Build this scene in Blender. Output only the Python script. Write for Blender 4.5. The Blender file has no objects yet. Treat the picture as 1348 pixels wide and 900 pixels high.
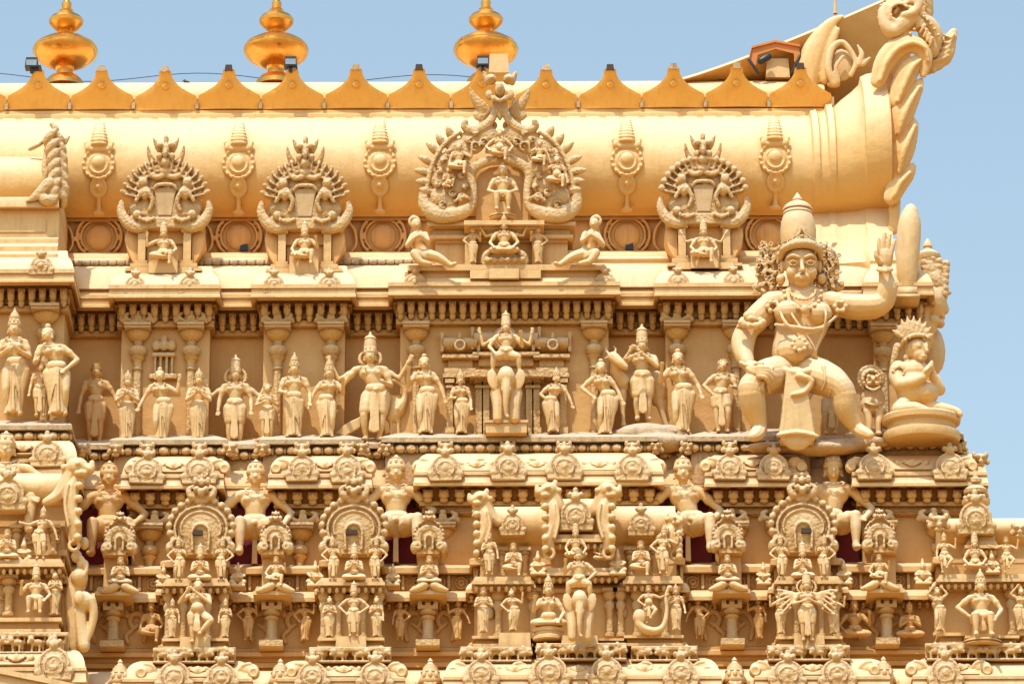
import bpy, math, random
import numpy as np
from mathutils import Vector, Matrix
S = bpy.context.scene
COL = S.collection
rnd = random.Random(7)
PI = math.pi
R = math.radians
# ---------------------------------------------------------------- camera
EL = R(20.0)
DIST = 64.0
CE, SE = math.cos(EL), math.sin(EL)
FPX = 6810.0
CAMZ = -DIST * math.tan(EL)
GROUND = CAMZ - 1.7
# d = distance of a point in front of the tower's main wall plane (world y = -d)
def zz(py, d=0.0):
    v = (450 - py) / FPX
    t = (-d + DIST) / (CE - v * SE)
    return CAMZ + t * (SE + v * CE)
def xx(px, d=0.0, py=450):
    v = (450 - py) / FPX
    t = (-d + DIST) / (CE - v * SE)
    return t * (px - 674) / FPX
def P(px, py, d=0.0):
    return Vector((xx(px, d, py), -d, zz(py, d)))

def link(name, me, mat=None, parent=None, loc=(0, 0, 0), world=False):
    o = bpy.data.objects.new(name, me)
    COL.objects.link(o)
    if mat is not None and me is not None and not me.materials:
        me.materials.append(mat)
    if parent is not None:
        o.parent = parent
    o.location = Vector(loc) - (Vector(parent.location) if (world and parent is not None) else Vector((0, 0, 0)))
    return o
def thing(name, label, cat, loc=(0, 0, 0), group=None):
    o = bpy.data.objects.new(name, None)
    o.empty_display_size = 0.1
    COL.objects.link(o)
    o.location = loc
    o['label'] = label; o['category'] = cat
    if group: o['group'] = group
    return o
def tag(o, label=None, cat=None, group=None, kind=None):
    if label: o['label'] = label
    if cat: o['category'] = cat
    if group: o['group'] = group
    if kind: o['kind'] = kind
    return o
def smooth(me, ang=38):
    if len(me.polygons):
        me.polygons.foreach_set('use_smooth', [True] * len(me.polygons))
        me.set_sharp_from_angle(angle=R(ang))

class MB:
    """collects simple shapes into one mesh"""
    def __init__(s):
        s.v = []; s.f = []
    def add(s, vs, fs):
        b = len(s.v)
        s.v.extend([tuple(q) for q in vs]); s.f.extend([tuple(i + b for i in f) for f in fs])
    def box(s, x0, x1, d0, d1, z0, z1, tx=0.0):
        """tx: how much the top is narrower on each side"""
        vs = [(x0, -d0, z0), (x1, -d0, z0), (x1, -d1, z0), (x0, -d1, z0),
              (x0 + tx, -d0 - tx * .3, z1), (x1 - tx, -d0 - tx * .3, z1), (x1 - tx, -d1 + tx * .3, z1), (x0 + tx, -d1 + tx * .3, z1)]
        s.add(vs, [(0, 1, 2, 3), (7, 6, 5, 4), (0, 4, 5, 1), (1, 5, 6, 2), (2, 6, 7, 3), (3, 7, 4, 0)])
    def pbox(s, px0, px1, py0, py1, d0, d1, tx=0):
        """box whose front face (at depth d1) covers the given span; py0 is the top"""
        s.box(xx(px0, d1), xx(px1, d1), d0, d1, zz(py1, d1), zz(py0, d1), tx / 100)
    def lathe(s, prof, c=(0, 0, 0), n=20, fy=1.0, a0=0, a1=2 * PI):
        full = abs(a1 - a0 - 2 * PI) < 1e-6
        m = n if full else n + 1
        vs = []
        for r, z in prof:
            for i in range(m):
                a = a0 + (a1 - a0) * i / n
                vs.append((c[0] + r * math.cos(a), c[1] + r * math.sin(a) * fy, c[2] + z))
        fs = []
        for k in range(len(prof) - 1):
            for i in range(n):
                j = (i + 1) % m
                fs.append((k * m + i, k * m + j, (k + 1) * m + j, (k + 1) * m + i))
        if full:
            fs.append(tuple(reversed(range(m)))); fs.append(tuple((len(prof) - 1) * m + i for i in range(m)))
        s.add(vs, fs)
    def sweep(s, path, prof, fx=1.0, caps=True):
        """path: [(x, d)] left to right; prof: [(offset outwards, z)]"""
        n = len(path); rows = []
        for i, (x, d) in enumerate(path):
            ns = []
            if i > 0: dx, dd = x - path[i-1][0], d - path[i-1][1]; l = math.hypot(dx, dd); ns.append((-dd / l, dx / l))
            if i < n - 1: dx, dd = path[i+1][0] - x, path[i+1][1] - d; l = math.hypot(dx, dd); ns.append((-dd / l, dx / l))
            if len(ns) == 2:
                mx, md = ns[0][0] + ns[1][0], ns[0][1] + ns[1][1]
                q = 1 + ns[0][0] * ns[1][0] + ns[0][1] * ns[1][1]
                mx, md = mx / q, md / q
            else: mx, md = ns[0]
            rows.append([(x + mx * o * fx, -(d + md * o), z) for o, z in prof])
        k = len(prof); vs = [q for r in rows for q in r]; fs = []
        for i in range(n - 1):
            for j in range(k - 1):
                a = i * k + j; b = (i + 1) * k + j
                fs.append((a, b, b + 1, a + 1))
        s.add(vs, fs)
    def plate(s, poly, d0, d1, bev=0.0, puff=0.0):
        """poly: [(x, z)] outline counter-clockwise seen from the front; slab from depth d0 to d1 with a bevelled rim"""
        n = len(poly); cx = sum(p[0] for p in poly) / n; cz = sum(p[1] for p in poly) / n
        def ring(sc, d): return [(cx + (x - cx) * sc, -d, cz + (z - cz) * sc) for x, z in poly]
        rr = [ring(1, d0), ring(1, d1 - bev)]
        if bev: rr.append(ring(1 - .06, d1))
        if puff: rr += [ring(.7, d1 + puff * .6), ring(.35, d1 + puff)]
        vs = [q for r in rr for q in r]; fs = []
        for k in range(len(rr) - 1):
            for i in range(n):
                j = (i + 1) % n
                fs.append((k * n + i, k * n + j, (k + 1) * n + j, (k + 1) * n + i))
        fs.append(tuple((len(rr) - 1) * n + i for i in range(n))); fs.append(tuple(reversed(range(n))))
        s.add(vs, fs)
    def ball(s, c, r, n=8, m=6):
        if not hasattr(r, '__len__'): r = (r, r, r)
        vs = [(c[0], c[1], c[2] - r[2])]
        for k in range(1, m):
            a = PI * k / m
            for i in range(n):
                b = 2 * PI * i / n
                vs.append((c[0] + r[0] * math.sin(a) * math.cos(b), c[1] + r[1] * math.sin(a) * math.sin(b), c[2] - r[2] * math.cos(a)))
        vs.append((c[0], c[1], c[2] + r[2])); fs = []
        for i in range(n):
            fs.append((0, 1 + (i + 1) % n, 1 + i)); fs.append((len(vs) - 1, 1 + (m - 2) * n + i, 1 + (m - 2) * n + (i + 1) % n))
            for k in range(m - 2):
                fs.append((1 + k * n + i, 1 + k * n + (i + 1) % n, 1 + (k + 1) * n + (i + 1) % n, 1 + (k + 1) * n + i))
        s.add(vs, fs)
    def mesh(s, name, ang=38, fix=True):
        me = bpy.data.meshes.new(name)
        me.from_pydata(s.v, [], s.f)
        if fix:
            import bmesh
            bm = bmesh.new(); bm.from_mesh(me)
            bmesh.ops.recalc_face_normals(bm, faces=bm.faces)
            bm.to_mesh(me); bm.free()
        me.update(); smooth(me, ang)
        return me
    def build(s, name, mat, parent=None, loc=(0, 0, 0), world=False, ang=38, fix=True):
        return link(name, s.mesh(name, ang, fix), mat, parent, loc, world)

def sph_template(n=12, m=8):
    b = MB(); b.ball((0, 0, 0), 1.0, n, m)
    return np.array(b.v), b.f
ST_V, ST_F = sph_template()
SS_V, SS_F = sph_template(8, 6)

class Clay:
    """sculpting by union of rounded lumps, fused by a voxel remesh.
    Points are given in the frame (x0, y0, s): px = x0 + x/s ... relative to the anchor pixel; depth in metres towards the viewer."""
    def __init__(s, ax=0.0, ay=0.0, frame=None):
        s.ax, s.ay = ax, ay
        s.fr = frame or (0.0, 0.0, 1.0)
        s.V = []; s.F = []; s.n = 0
    def k(s, r): return r / s.fr[2] / 100
    def q(s, x, y, d=0.0):
        x0, y0, sc = s.fr
        px = x0 + x / sc; py = y0 + y / sc
        return np.array([(px - s.ax) / 100, -d, (s.ay - py) / 94.0 + d * -.364])
    def raw(s, V, F):
        s.V.append(V); s.F.extend([tuple(i + s.n for i in f) for f in F]); s.n += len(V)
    def ell(s, c, r, rot=None, small=False):
        """c: local point (metres), r: radii xyz in metres; rot: rotation (deg) about the depth axis"""
        T, F = (SS_V, SS_F) if small else (ST_V, ST_F)
        V = T * np.array(r if hasattr(r, '__len__') else (r, r, r))
        if rot:
            a = R(rot) if not hasattr(rot, '__len__') else R(rot[1])
            M = np.array([[math.cos(a), 0, -math.sin(a)], [0, 1, 0], [math.sin(a), 0, math.cos(a)]])
            V = V @ M.T
        s.raw(V + np.array(c), F)
    def cap(s, a, b, ra, rb, flat=1.0, n=10):
        a = np.array(a, float); b = np.array(b, float); ax = b - a; L = np.linalg.norm(ax)
        if L < 1e-6: return s.ell(a, (ra, ra * flat, ra))
        ax /= L
        u = np.cross(ax, (0, 1, 0)); 
        if np.linalg.norm(u) < .05: u = np.cross(ax, (1, 0, 0))
        u /= np.linalg.norm(u); w = np.cross(ax, u)
        prof = [(-.92 * ra, .39 * ra), (-.6 * ra, .8 * ra), (0, ra), (L * .5, (ra + rb) / 2), (L, rb), (L + .6 * rb, .8 * rb), (L + .92 * rb, .39 * rb)]
        V = [a - ax * ra]
        for t, r in prof:
            for i in range(n):
                t2 = 2 * PI * i / n
                off = (u * math.cos(t2) + w * math.sin(t2)) * r
                off[1] *= flat
                V.append(a + ax * t + off)
        V.append(b + ax * rb)
        V = np.array(V); F = []; m = len(prof)
        for i in range(n):
            j = (i + 1) % n
            F.append((0, 1 + j, 1 + i)); F.append((len(V) - 1, 1 + (m - 1) * n + i, 1 + (m - 1) * n + j))
            for k in range(m - 1):
                F.append((1 + k * n + i, 1 + k * n + j, 1 + (k + 1) * n + j, 1 + (k + 1) * n + i))
        s.raw(V, F)
    def chain(s, pts, flat=1.0, n=10, sub=0):
        """pts: [(vec3, r)]"""
        if sub: pts = crv(pts, sub)
        for (a, ra), (b, rb) in zip(pts, pts[1:]): s.cap(a, b, ra, rb, flat, n)
    # frame-coordinate helpers -------------
    def stroke(s, pts, flat=1.0, d=0.0, sub=3, mir=None, n=8):
        """pts: [(x, y, r[, d])] in frame units"""
        P0 = [(s.q(p[0], p[1], p[3] if len(p) > 3 else d), s.k(p[2])) for p in pts]
        s.chain(P0, flat, n, sub)
        if mir is not None:
            s.stroke([(2 * mir - p[0],) + tuple(p[1:]) for p in pts], flat, d, sub, None, n)
    def e(s, x, y, rx, ry, rd, d=0.0, rot=0, mir=None, small=True):
        s.ell(s.q(x, y, d), (s.k(rx), s.k(rd), s.k(ry) / .94), rot, small)
        if mir is not None: s.e(2 * mir - x, y, rx, ry, rd, d, -rot, None, small)
    def b(s, x0, x1, y0, y1, d0, d1):
        A = s.q(x0, y1, d1); B = s.q(x1, y0, d1)
        m = MB(); m.box(A[0], B[0], d0, d1, A[2], B[2]); s.raw(np.array(m.v), m.f)
    def tor(s, x, y, r, t, d=0.0, n=16, a0=0, a1=360, fy=1.0, flat=1.0):
        pts = [(x + r * math.cos(R(a0 + (a1 - a0) * i / n)), y - r * fy * math.sin(R(a0 + (a1 - a0) * i / n)), t) for i in range(n + 1)]
        s.stroke(pts, flat, d, 0, None, 6)
    def mesh(s, name, vox=0.012, it=2, remesh=True):
        me = bpy.data.meshes.new(name)
        me.from_pydata(np.concatenate(s.V).tolist(), [], s.F); me.update()
        if remesh:
            o = bpy.data.objects.new('tmp', me); COL.objects.link(o)
            m = o.modifiers.new('r', 'REMESH'); m.mode = 'VOXEL'; m.voxel_size = vox; m.use_smooth_shade = True
            if it:
                m = o.modifiers.new('s', 'SMOOTH'); m.iterations = it; m.factor = .5
            dg = bpy.context.evaluated_depsgraph_get()
            ev = o.evaluated_get(dg)
            m2 = bpy.data.meshes.new_from_object(ev)
            bpy.data.objects.remove(o); bpy.data.meshes.remove(me)
            m2.name = name; me = m2
        me.polygons.foreach_set('use_smooth', [True] * len(me.polygons))
        me.materials.clear()
        return me
    def build(s, name, mat, parent=None, loc=(0, 0, 0), vox=0.012, it=2, world=False, remesh=True):
        return link(name, s.mesh(name, vox, it, remesh), mat, parent, loc, world)

def crv(pts, sub):
    """Catmull-Rom through (vec3, r)"""
    A = [np.append(np.array(p, float), r) for p, r in pts]
    if len(A) < 3: return pts
    out = []
    for i in range(len(A) - 1):
        p0 = A[i-1] if i else 2 * A[0] - A[1]; p1 = A[i]; p2 = A[i+1]; p3 = A[i+2] if i + 2 < len(A) else 2 * A[-1] - A[-2]
        for k in range(sub):
            t = k / sub
            out.append(.5 * (2 * p1 + (p2 - p0) * t + (2 * p0 - 5 * p1 + 4 * p2 - p3) * t * t + (3 * p1 - p0 - 3 * p2 + p3) * t ** 3))
    out.append(A[-1])
    return [(q[:3], max(q[3], .0015)) for q in out]

# ---------------------------------------------------------------- materials
def nmat(name):
    m = bpy.data.materials.new(name); m.use_nodes = True
    nt = m.node_tree; b = nt.nodes['Principled BSDF']
    return m, nt, b
def N(nt, t, **kw):
    n = nt.nodes.new(t)
    for k, v in kw.items():
        if k in n.inputs: n.inputs[k].default_value = v
        else: setattr(n, k, v)
    return n
def mixc(nt, fac, a, b, mode='MIX'):
    n = nt.nodes.new('ShaderNodeMix'); n.data_type = 'RGBA'; n.blend_type = mode
    for i, v in ((0, fac), (6, a), (7, b)):
        if hasattr(v, 'is_output') or isinstance(v, bpy.types.NodeSocket): nt.links.new(v, n.inputs[i])
        else: n.inputs[i].default_value = v if i == 0 else (*v, 1)
    return n.outputs[2]
def ramp(nt, src, stops):
    n = nt.nodes.new('ShaderNodeValToRGB'); nt.links.new(src, n.inputs[0])
    e = n.color_ramp.elements
    while len(e) < len(stops): e.new(.5)
    for k, (p, c) in enumerate(stops): e[k].position = p; e[k].color = (*c, 1) if hasattr(c, '__len__') else (c, c, c, 1)
    return n.outputs[0]
def plaster(name, c1, c2, stain_shade, ao=.10, aof=.75, streak=.35, bump=.25, fine=60, rough=.62, pat=None, under=.9, soot=.75):
    c1 = tuple(x * y for x, y in zip(c1, (.90, .842, .80))); c2 = tuple(x * y for x, y in zip(c2, (.88, .80, .72)))
    m, nt, b = nmat(name)
    geo = N(nt, 'ShaderNodeNewGeometry'); L = nt.links.new
    mp = N(nt, 'ShaderNodeMapping'); L(geo.outputs['Position'], mp.inputs[0])
    n1 = N(nt, 'ShaderNodeTexNoise', Scale=1.3, Detail=5.0, Roughness=.6); L(mp.outputs[0], n1.inputs[0])
    col = mixc(nt, ramp(nt, n1.outputs[0], [(.3, 0), (.7, 1)]), c1, c2)
    mp2 = N(nt, 'ShaderNodeMapping'); mp2.inputs['Scale'].default_value = (9, 9, .9); L(geo.outputs['Position'], mp2.inputs[0])
    n2 = N(nt, 'ShaderNodeTexNoise', Scale=1.2, Detail=4.0, Roughness=.65); L(mp2.outputs[0], n2.inputs[0])
    f2 = ramp(nt, n2.outputs[0], [(.5, 0), (.70, streak)])
    col = mixc(nt, f2, col, stain_shade)
    n4 = N(nt, 'ShaderNodeTexNoise', Scale=11.0, Detail=5.0, Roughness=.7); L(geo.outputs['Position'], n4.inputs[0])
    col = mixc(nt, ramp(nt, n4.outputs[0], [(.57, 0), (.8, .45)]), col, tuple(x * .55 for x in c1))
    n5 = N(nt, 'ShaderNodeTexNoise', Scale=2.6, Detail=8.0, Roughness=.72, Distortion=.6); L(mp.outputs[0], n5.inputs[0])
    col = mixc(nt, ramp(nt, n5.outputs[0], [(.53, 0), (.66, soot * .35), (.82, soot)]), col, tuple(x * y for x, y in zip(c1, (.60, .50, .42))))
    mp3 = N(nt, 'ShaderNodeMapping'); mp3.inputs['Scale'].default_value = (26, 26, 2.2); L(geo.outputs['Position'], mp3.inputs[0])
    n6 = N(nt, 'ShaderNodeTexNoise', Scale=1.0, Detail=3.0, Roughness=.6); L(mp3.outputs[0], n6.inputs[0])
    col = mixc(nt, ramp(nt, n6.outputs[0], [(.55, 0), (.75, streak * .8)]), col, tuple(x * y for x, y in zip(c1, (.72, .58, .42))))
    # light painted in by normal: paler sunlit upward faces, orange shade on undersides
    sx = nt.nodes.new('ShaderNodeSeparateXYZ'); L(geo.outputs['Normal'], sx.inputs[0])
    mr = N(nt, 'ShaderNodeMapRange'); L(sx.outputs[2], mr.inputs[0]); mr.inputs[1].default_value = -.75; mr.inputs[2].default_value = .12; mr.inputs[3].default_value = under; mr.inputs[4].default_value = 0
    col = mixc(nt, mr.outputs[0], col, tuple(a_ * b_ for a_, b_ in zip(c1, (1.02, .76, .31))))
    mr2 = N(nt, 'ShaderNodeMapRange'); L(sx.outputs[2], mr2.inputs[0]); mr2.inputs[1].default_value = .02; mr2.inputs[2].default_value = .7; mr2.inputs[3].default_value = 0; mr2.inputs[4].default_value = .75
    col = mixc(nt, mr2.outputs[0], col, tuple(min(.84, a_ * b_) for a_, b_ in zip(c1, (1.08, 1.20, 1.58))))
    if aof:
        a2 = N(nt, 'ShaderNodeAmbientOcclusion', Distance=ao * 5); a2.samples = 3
        col = mixc(nt, ramp(nt, a2.outputs['AO'], [(.2, .72), (.8, 0)]), col, tuple(a_ * b_ for a_, b_ in zip(c1, (1.0, .72, .34))))  # wide occlusion tints recesses orange, painting in warm bounced shade
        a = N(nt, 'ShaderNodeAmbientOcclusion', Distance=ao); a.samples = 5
        col = mixc(nt, ramp(nt, a.outputs['AO'], [(.36, aof), (.95, 0)]), col, stain_shade)  # crevice shade painted into the colour, same tone as the streaks
    L(col, b.inputs['Base Color'])
    b.inputs['Roughness'].default_value = rough
    b.inputs['Specular IOR Level'].default_value = .35
    n3 = N(nt, 'ShaderNodeTexNoise', Scale=fine, Detail=4.0, Roughness=.6); L(geo.outputs['Position'], n3.inputs[0])
    bp = N(nt, 'ShaderNodeBump', Strength=bump, Distance=.02); 
    h = n3.outputs[0]
    if pat:
        v = N(nt, 'ShaderNodeTexVoronoi', Scale=pat, feature='SMOOTH_F1'); L(geo.outputs['Position'], v.inputs[0])
        ad = N(nt, 'ShaderNodeMath', operation='MULTIPLY_ADD'); L(v.outputs[0], ad.inputs[0]); ad.inputs[1].default_value = 1.6; L(n3.outputs[0], ad.inputs[2]); h = ad.outputs[0]
    n7 = N(nt, 'ShaderNodeTexNoise', Scale=5.0, Detail=3.0); L(geo.outputs['Position'], n7.inputs[0])
    bp0 = N(nt, 'ShaderNodeBump', Strength=.35, Distance=.05); L(n7.outputs[0], bp0.inputs['Height']); L(bp0.outputs[0], bp.inputs['Normal'])
    L(h, bp.inputs['Height']); L(bp.outputs[0], b.inputs['Normal'])
    return m
STAIN_SHADE = (.31, .155, .045)  # tone for rain streaks and for shade painted into crevices
CREAM = plaster('cream_plaster', (.76, .605, .35), (.72, .54, .275), STAIN_SHADE)
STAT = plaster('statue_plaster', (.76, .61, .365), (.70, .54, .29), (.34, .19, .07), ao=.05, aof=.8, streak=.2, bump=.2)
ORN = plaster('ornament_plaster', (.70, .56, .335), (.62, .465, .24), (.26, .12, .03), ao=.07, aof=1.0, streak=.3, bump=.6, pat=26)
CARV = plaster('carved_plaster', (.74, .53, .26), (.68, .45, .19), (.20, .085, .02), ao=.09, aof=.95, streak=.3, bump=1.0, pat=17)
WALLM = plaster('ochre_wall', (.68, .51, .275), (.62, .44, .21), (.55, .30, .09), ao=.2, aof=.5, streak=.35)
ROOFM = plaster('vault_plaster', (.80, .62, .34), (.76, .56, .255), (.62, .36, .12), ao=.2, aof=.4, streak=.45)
OCHRE = plaster('ochre_crest_shade', (.92, .62, .20), (.84, .52, .14), (.28, .13, .04), ao=.08, aof=.7, streak=.4)  # orange of shade and bounced light put into the tile colour
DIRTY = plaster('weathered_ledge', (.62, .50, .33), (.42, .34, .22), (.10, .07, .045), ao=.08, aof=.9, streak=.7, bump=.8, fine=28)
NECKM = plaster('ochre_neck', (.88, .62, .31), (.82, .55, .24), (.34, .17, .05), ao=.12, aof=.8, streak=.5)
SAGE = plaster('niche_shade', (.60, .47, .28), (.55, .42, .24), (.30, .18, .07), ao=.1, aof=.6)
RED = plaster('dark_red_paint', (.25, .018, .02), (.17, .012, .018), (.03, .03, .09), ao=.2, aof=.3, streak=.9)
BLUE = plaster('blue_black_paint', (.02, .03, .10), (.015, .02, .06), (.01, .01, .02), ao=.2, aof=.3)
def simple(name, c, rough=.5, metal=0.0):
    m, nt, b = nmat(name)
    n = N(nt, 'ShaderNodeTexNoise', Scale=9.0, Detail=4.0)
    g = N(nt, 'ShaderNodeNewGeometry'); nt.links.new(g.outputs['Position'], n.inputs[0])
    nt.links.new(mixc(nt, n.outputs[0], tuple(x * .75 for x in c), tuple(min(1, x * 1.2) for x in c)), b.inputs['Base Color'])
    b.inputs['Roughness'].default_value = rough; b.inputs['Metallic'].default_value = metal
    return m
GOLD = simple('gilded_copper', (.80, .40, .09), .27, 1.0)
def _dent(m):
    nt = m.node_tree; b = nt.nodes['Principled BSDF']; g = N(nt, 'ShaderNodeNewGeometry'); n = N(nt, 'ShaderNodeTexNoise', Scale=4.0, Detail=5.0); nt.links.new(g.outputs['Position'], n.inputs[0])
    bp = N(nt, 'ShaderNodeBump', Strength=.25, Distance=.05); nt.links.new(n.outputs[0], bp.inputs['Height']); nt.links.new(bp.outputs[0], b.inputs['Normal'])
    r_ = ramp(nt, n.outputs[0], [(.4, .2), (.7, .5)]); nt.links.new(r_, b.inputs['Roughness'])
_dent(GOLD)
BLACK = simple('black_metal', (.03, .035, .04), .4, .3)
DARK = simple('dark_opening', (.05, .03, .018), .8)
GLASS = simple('lamp_glass', (.25, .33, .42), .15)
RUST = simple('orange_hood_paint', (.60, .20, .03), .5)
FEATHER = simple('black_feathers', (.01, .01, .013), .5)
CABLE = simple('cable_rubber', (.03, .04, .06), .5)
SOIL = simple('sandy_ground', (.36, .22, .10), .9)
# ================================================================ world, sun, camera
w = bpy.data.worlds.new('World'); S.world = w; w.use_nodes = True
nt = w.node_tree; bg = nt.nodes['Background']
SUN_EL, SUN_AZ = 64.0, -26.0       # azimuth measured from the viewer's side, negative = left
sky = nt.nodes.new('ShaderNodeTexSky'); sky.sky_type = 'NISHITA'; sky.sun_disc = False
sky.sun_elevation = R(SUN_EL); sky.altitude = 0; sky.air_density = 1.3; sky.dust_density = 1.6; sky.ozone_density = 2.2
# direction towards the sun
sd = Vector((math.sin(R(SUN_AZ)) * math.cos(R(SUN_EL)), -math.cos(R(SUN_AZ)) * math.cos(R(SUN_EL)), math.sin(R(SUN_EL))))
sky.sun_rotation = math.atan2(sd.x, sd.y)
nt.links.new(mixc(nt, 1.0, sky.outputs[0], (2.0, 1.82, 1.50), 'MULTIPLY'), bg.inputs[0]); bg.inputs[1].default_value = .13
sl = bpy.data.lights.new('sun', 'SUN'); sl.energy = 4.3; sl.angle = R(.6); sl.color = (1, .945, .82)
so = bpy.data.objects.new('sun', sl); COL.objects.link(so)
so.rotation_euler = (-sd).to_track_quat('-Z', 'Y').to_euler()
cam = bpy.data.cameras.new('camera'); co = bpy.data.objects.new('camera', cam); COL.objects.link(co)
co.location = (0, -DIST, CAMZ); co.rotation_mode = 'XYZ'
co.rotation_euler = (Matrix.Rotation(R(90) + EL, 3, 'X') @ Matrix.Rotation(R(-.2), 3, 'Z')).to_euler()
cam.sensor_width = 36; cam.lens = 36 * FPX / 1348; cam.clip_start = 1; cam.clip_end = 5000
S.camera = co
S.view_settings.view_transform = 'Standard'; S.view_settings.look = 'None'; S.view_settings.exposure = 0
S.cycles.max_bounces = 8; S.cycles.diffuse_bounces = 4
g = MB(); g.add([(-900, -900, GROUND), (900, -900, GROUND), (900, 2500, GROUND), (-900, 2500, GROUND)], [(0, 1, 2, 3)])
tag(g.build('ground', SOIL, fix=False), 'sandy temple courtyard ground', None, None, 'structure')

# ================================================================ temple tower
tower = thing('temple_tower', 'cream plastered temple gateway tower with tiered cornices and barrel roof', 'tower', (-8.6, 3, GROUND))
def tb(b, name, mat, ang=38, parent=None, fix=True):
    if parent is None: return b.build(name, mat, tower, (0, 0, 0), True, ang, fix)
    o = link(name, b.mesh(name, ang, fix), mat, parent); return o
def bays(spans, dr, x0, x1, dend=-3.0, unit=0.0):
    """plan line: recess depth dr, spans [(px0, px1, d)]"""
    p = [(xx(x0, dr), dr)]
    if x0 > -900 and unit: pass
    for a, b, d in spans:
        p += [(xx(a, d), dr), (xx(a, d), d), (xx(b, d), d), (xx(b, d), dr)]
    p += [(xx(x1, dr), dr)]
    # clean spans that touch the right end
    q = []
    for t in p:
        if not q or abs(t[0] - q[-1][0]) + abs(t[1] - q[-1][1]) > 1e-4: q.append(t)
    q.append((q[-1][0], dend))
    q.insert(0, (q[0][0], dend))
    return q
def prof(pts, dref):
    """[(depth, py)] measured on a bay of depth dref -> [(offset, z)]"""
    return [(d - dref, zz(py, d)) for d, py in pts]
def arc(d0, p0, d1, p1, bul, n=5):
    """curved profile between two (depth, py) points, bulging towards the viewer"""
    out = []
    for i in range(n + 1):
        t = i / n; a = t * PI / 2
        # blend between straight line and quarter ellipse
        le = (d0 + (d1 - d0) * t, p0 + (p1 - p0) * t); qe = (d0 + (d1 - d0) * math.sin(a), p0 + (p1 - p0) * (1 - math.cos(a)))
        out.append((le[0] + (qe[0] - le[0]) * bul, le[1] + (qe[1] - le[1]) * bul))
    return out
LX = -1500
# ---------------- upper tier
WA = 0.0; BA = .36
spanA = [(160, 276, BA), (347, 454, BA), (527, 801, BA + .06), (876, 986, BA), (1150, 1212, BA)]
pathA = bays([(-460, 84, .95)] + spanA, WA, LX, 1212)
b = MB()
b.sweep(pathA, [(-1.2, zz(349, .36))] + prof([(.36, 349), (.42, 350)] + arc(.46, 357, .78, 373, .6) + [(.82, 373), (.82, 378), (.80, 379), (.80, 386), (.83, 387), (.83, 390), (.62, 392), (.60, 394)], BA), .33)
tb(b, 'cornice', CREAM)
b = MB()
b.sweep(pathA, prof([(.60, 394), (.50, 396), (.50, 399), (.54, 400), (.42, 404), (.40, 420), (.47, 421), (.47, 428), (.40, 430), (.37, 432)], BA), .5)
tb(b, 'frieze', CARV)
b = MB()
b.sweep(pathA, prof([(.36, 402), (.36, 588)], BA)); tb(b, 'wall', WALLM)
# dentils: little curled brackets along each frieze
def dentils(path, dref, py0, py1, d0, d1, step, name, mat, wfac=.66, seed=0):
    rr = random.Random(seed)
    for (xa, da), (xb, db) in zip(path, path[1:]):
        if abs(da - db) > 1e-4 or xb < -7.6: continue
        b = MB()
        o0, o1 = d0 - dref + da, d1 - dref + da
        z1 = zz(py0, d1); z0 = zz(py1, d1)
        xa2, xb2 = max(xa, -7.6) - .06, xb + .06
        n = max(1, int((xb2 - xa2) / step))
        for i in range(n):
            x = xa2 + (i + .5) * (xb2 - xa2) / n; h = step * wfac / 2; zh = z1 - z0
            b.box(x - h, x + h, o0, o1 - .02, z0 + zh * .55, z1, 0)
            b.ball((x, -(o1 - .05), z0 + zh * .6), (h * 1.2, .07, zh * .36), 8, 6)
            b.ball((x, -(o1 - .07), z0 + zh * .22), (h * .95, .05, zh * .26), 8, 6); b.ball((x + rr.uniform(-.01, .01), -(o1 - .01), z0 + zh * .75), (h * .5, .03, zh * .16), 6, 4)
        b.box(xa2, xb2, o0 - .02, o0 + .03, z0 + zh * .3, z1 - .002)
        tb(b, name, mat)
dentils(pathA, BA, 398, 420, .38, .56, .135, 'bracket_frieze', ORN)
# ledge under the upper statues
pathL = bays([(-460, 96, 1.4), (150, 300, .80), (345, 475, .80), (505, 862, .86), (905, 1066, .86), (1110, 1262, .92)], .62, LX, 1262)
b = MB(); b.sweep(pathL, prof([(-.6, 560), (.80, 575.5), (.84, 577), (.84, 583), (.78, 585), (.74, 587), (.74, 601), (.74, 640)], .80), .5)
tb(b, 'statue_ledge', DIRTY)
def beads(path, dref, py, d, step, r, name, mat, seed=1):
    rr = random.Random(seed)
    for (xa, da), (xb, db) in zip(path, path[1:]):
        if abs(da - db) > 1e-4 or xb < -7.6: continue
        b = MB(); o = d - dref + da; xa = max(xa, -7.6); n = max(1, int((xb - xa) / step))
        for i in range(n):
            x = xa + (i + .5) * (xb - xa) / n
            s_ = r * rr.uniform(.85, 1.12)
            b.ball((x + rr.uniform(-.01, .01), -o, zz(py, d)), (s_ * 1.2, s_ * .8, s_), 8, 6)
            b.ball((x + step / 2, -o + .02, zz(py, d)), (s_ * .45, s_ * .5, s_ * .9), 6, 4)
        tb(b, name, mat)
beads(pathL, .80, 592, .78, .145, .058, 'bead_course', ORN)
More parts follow.
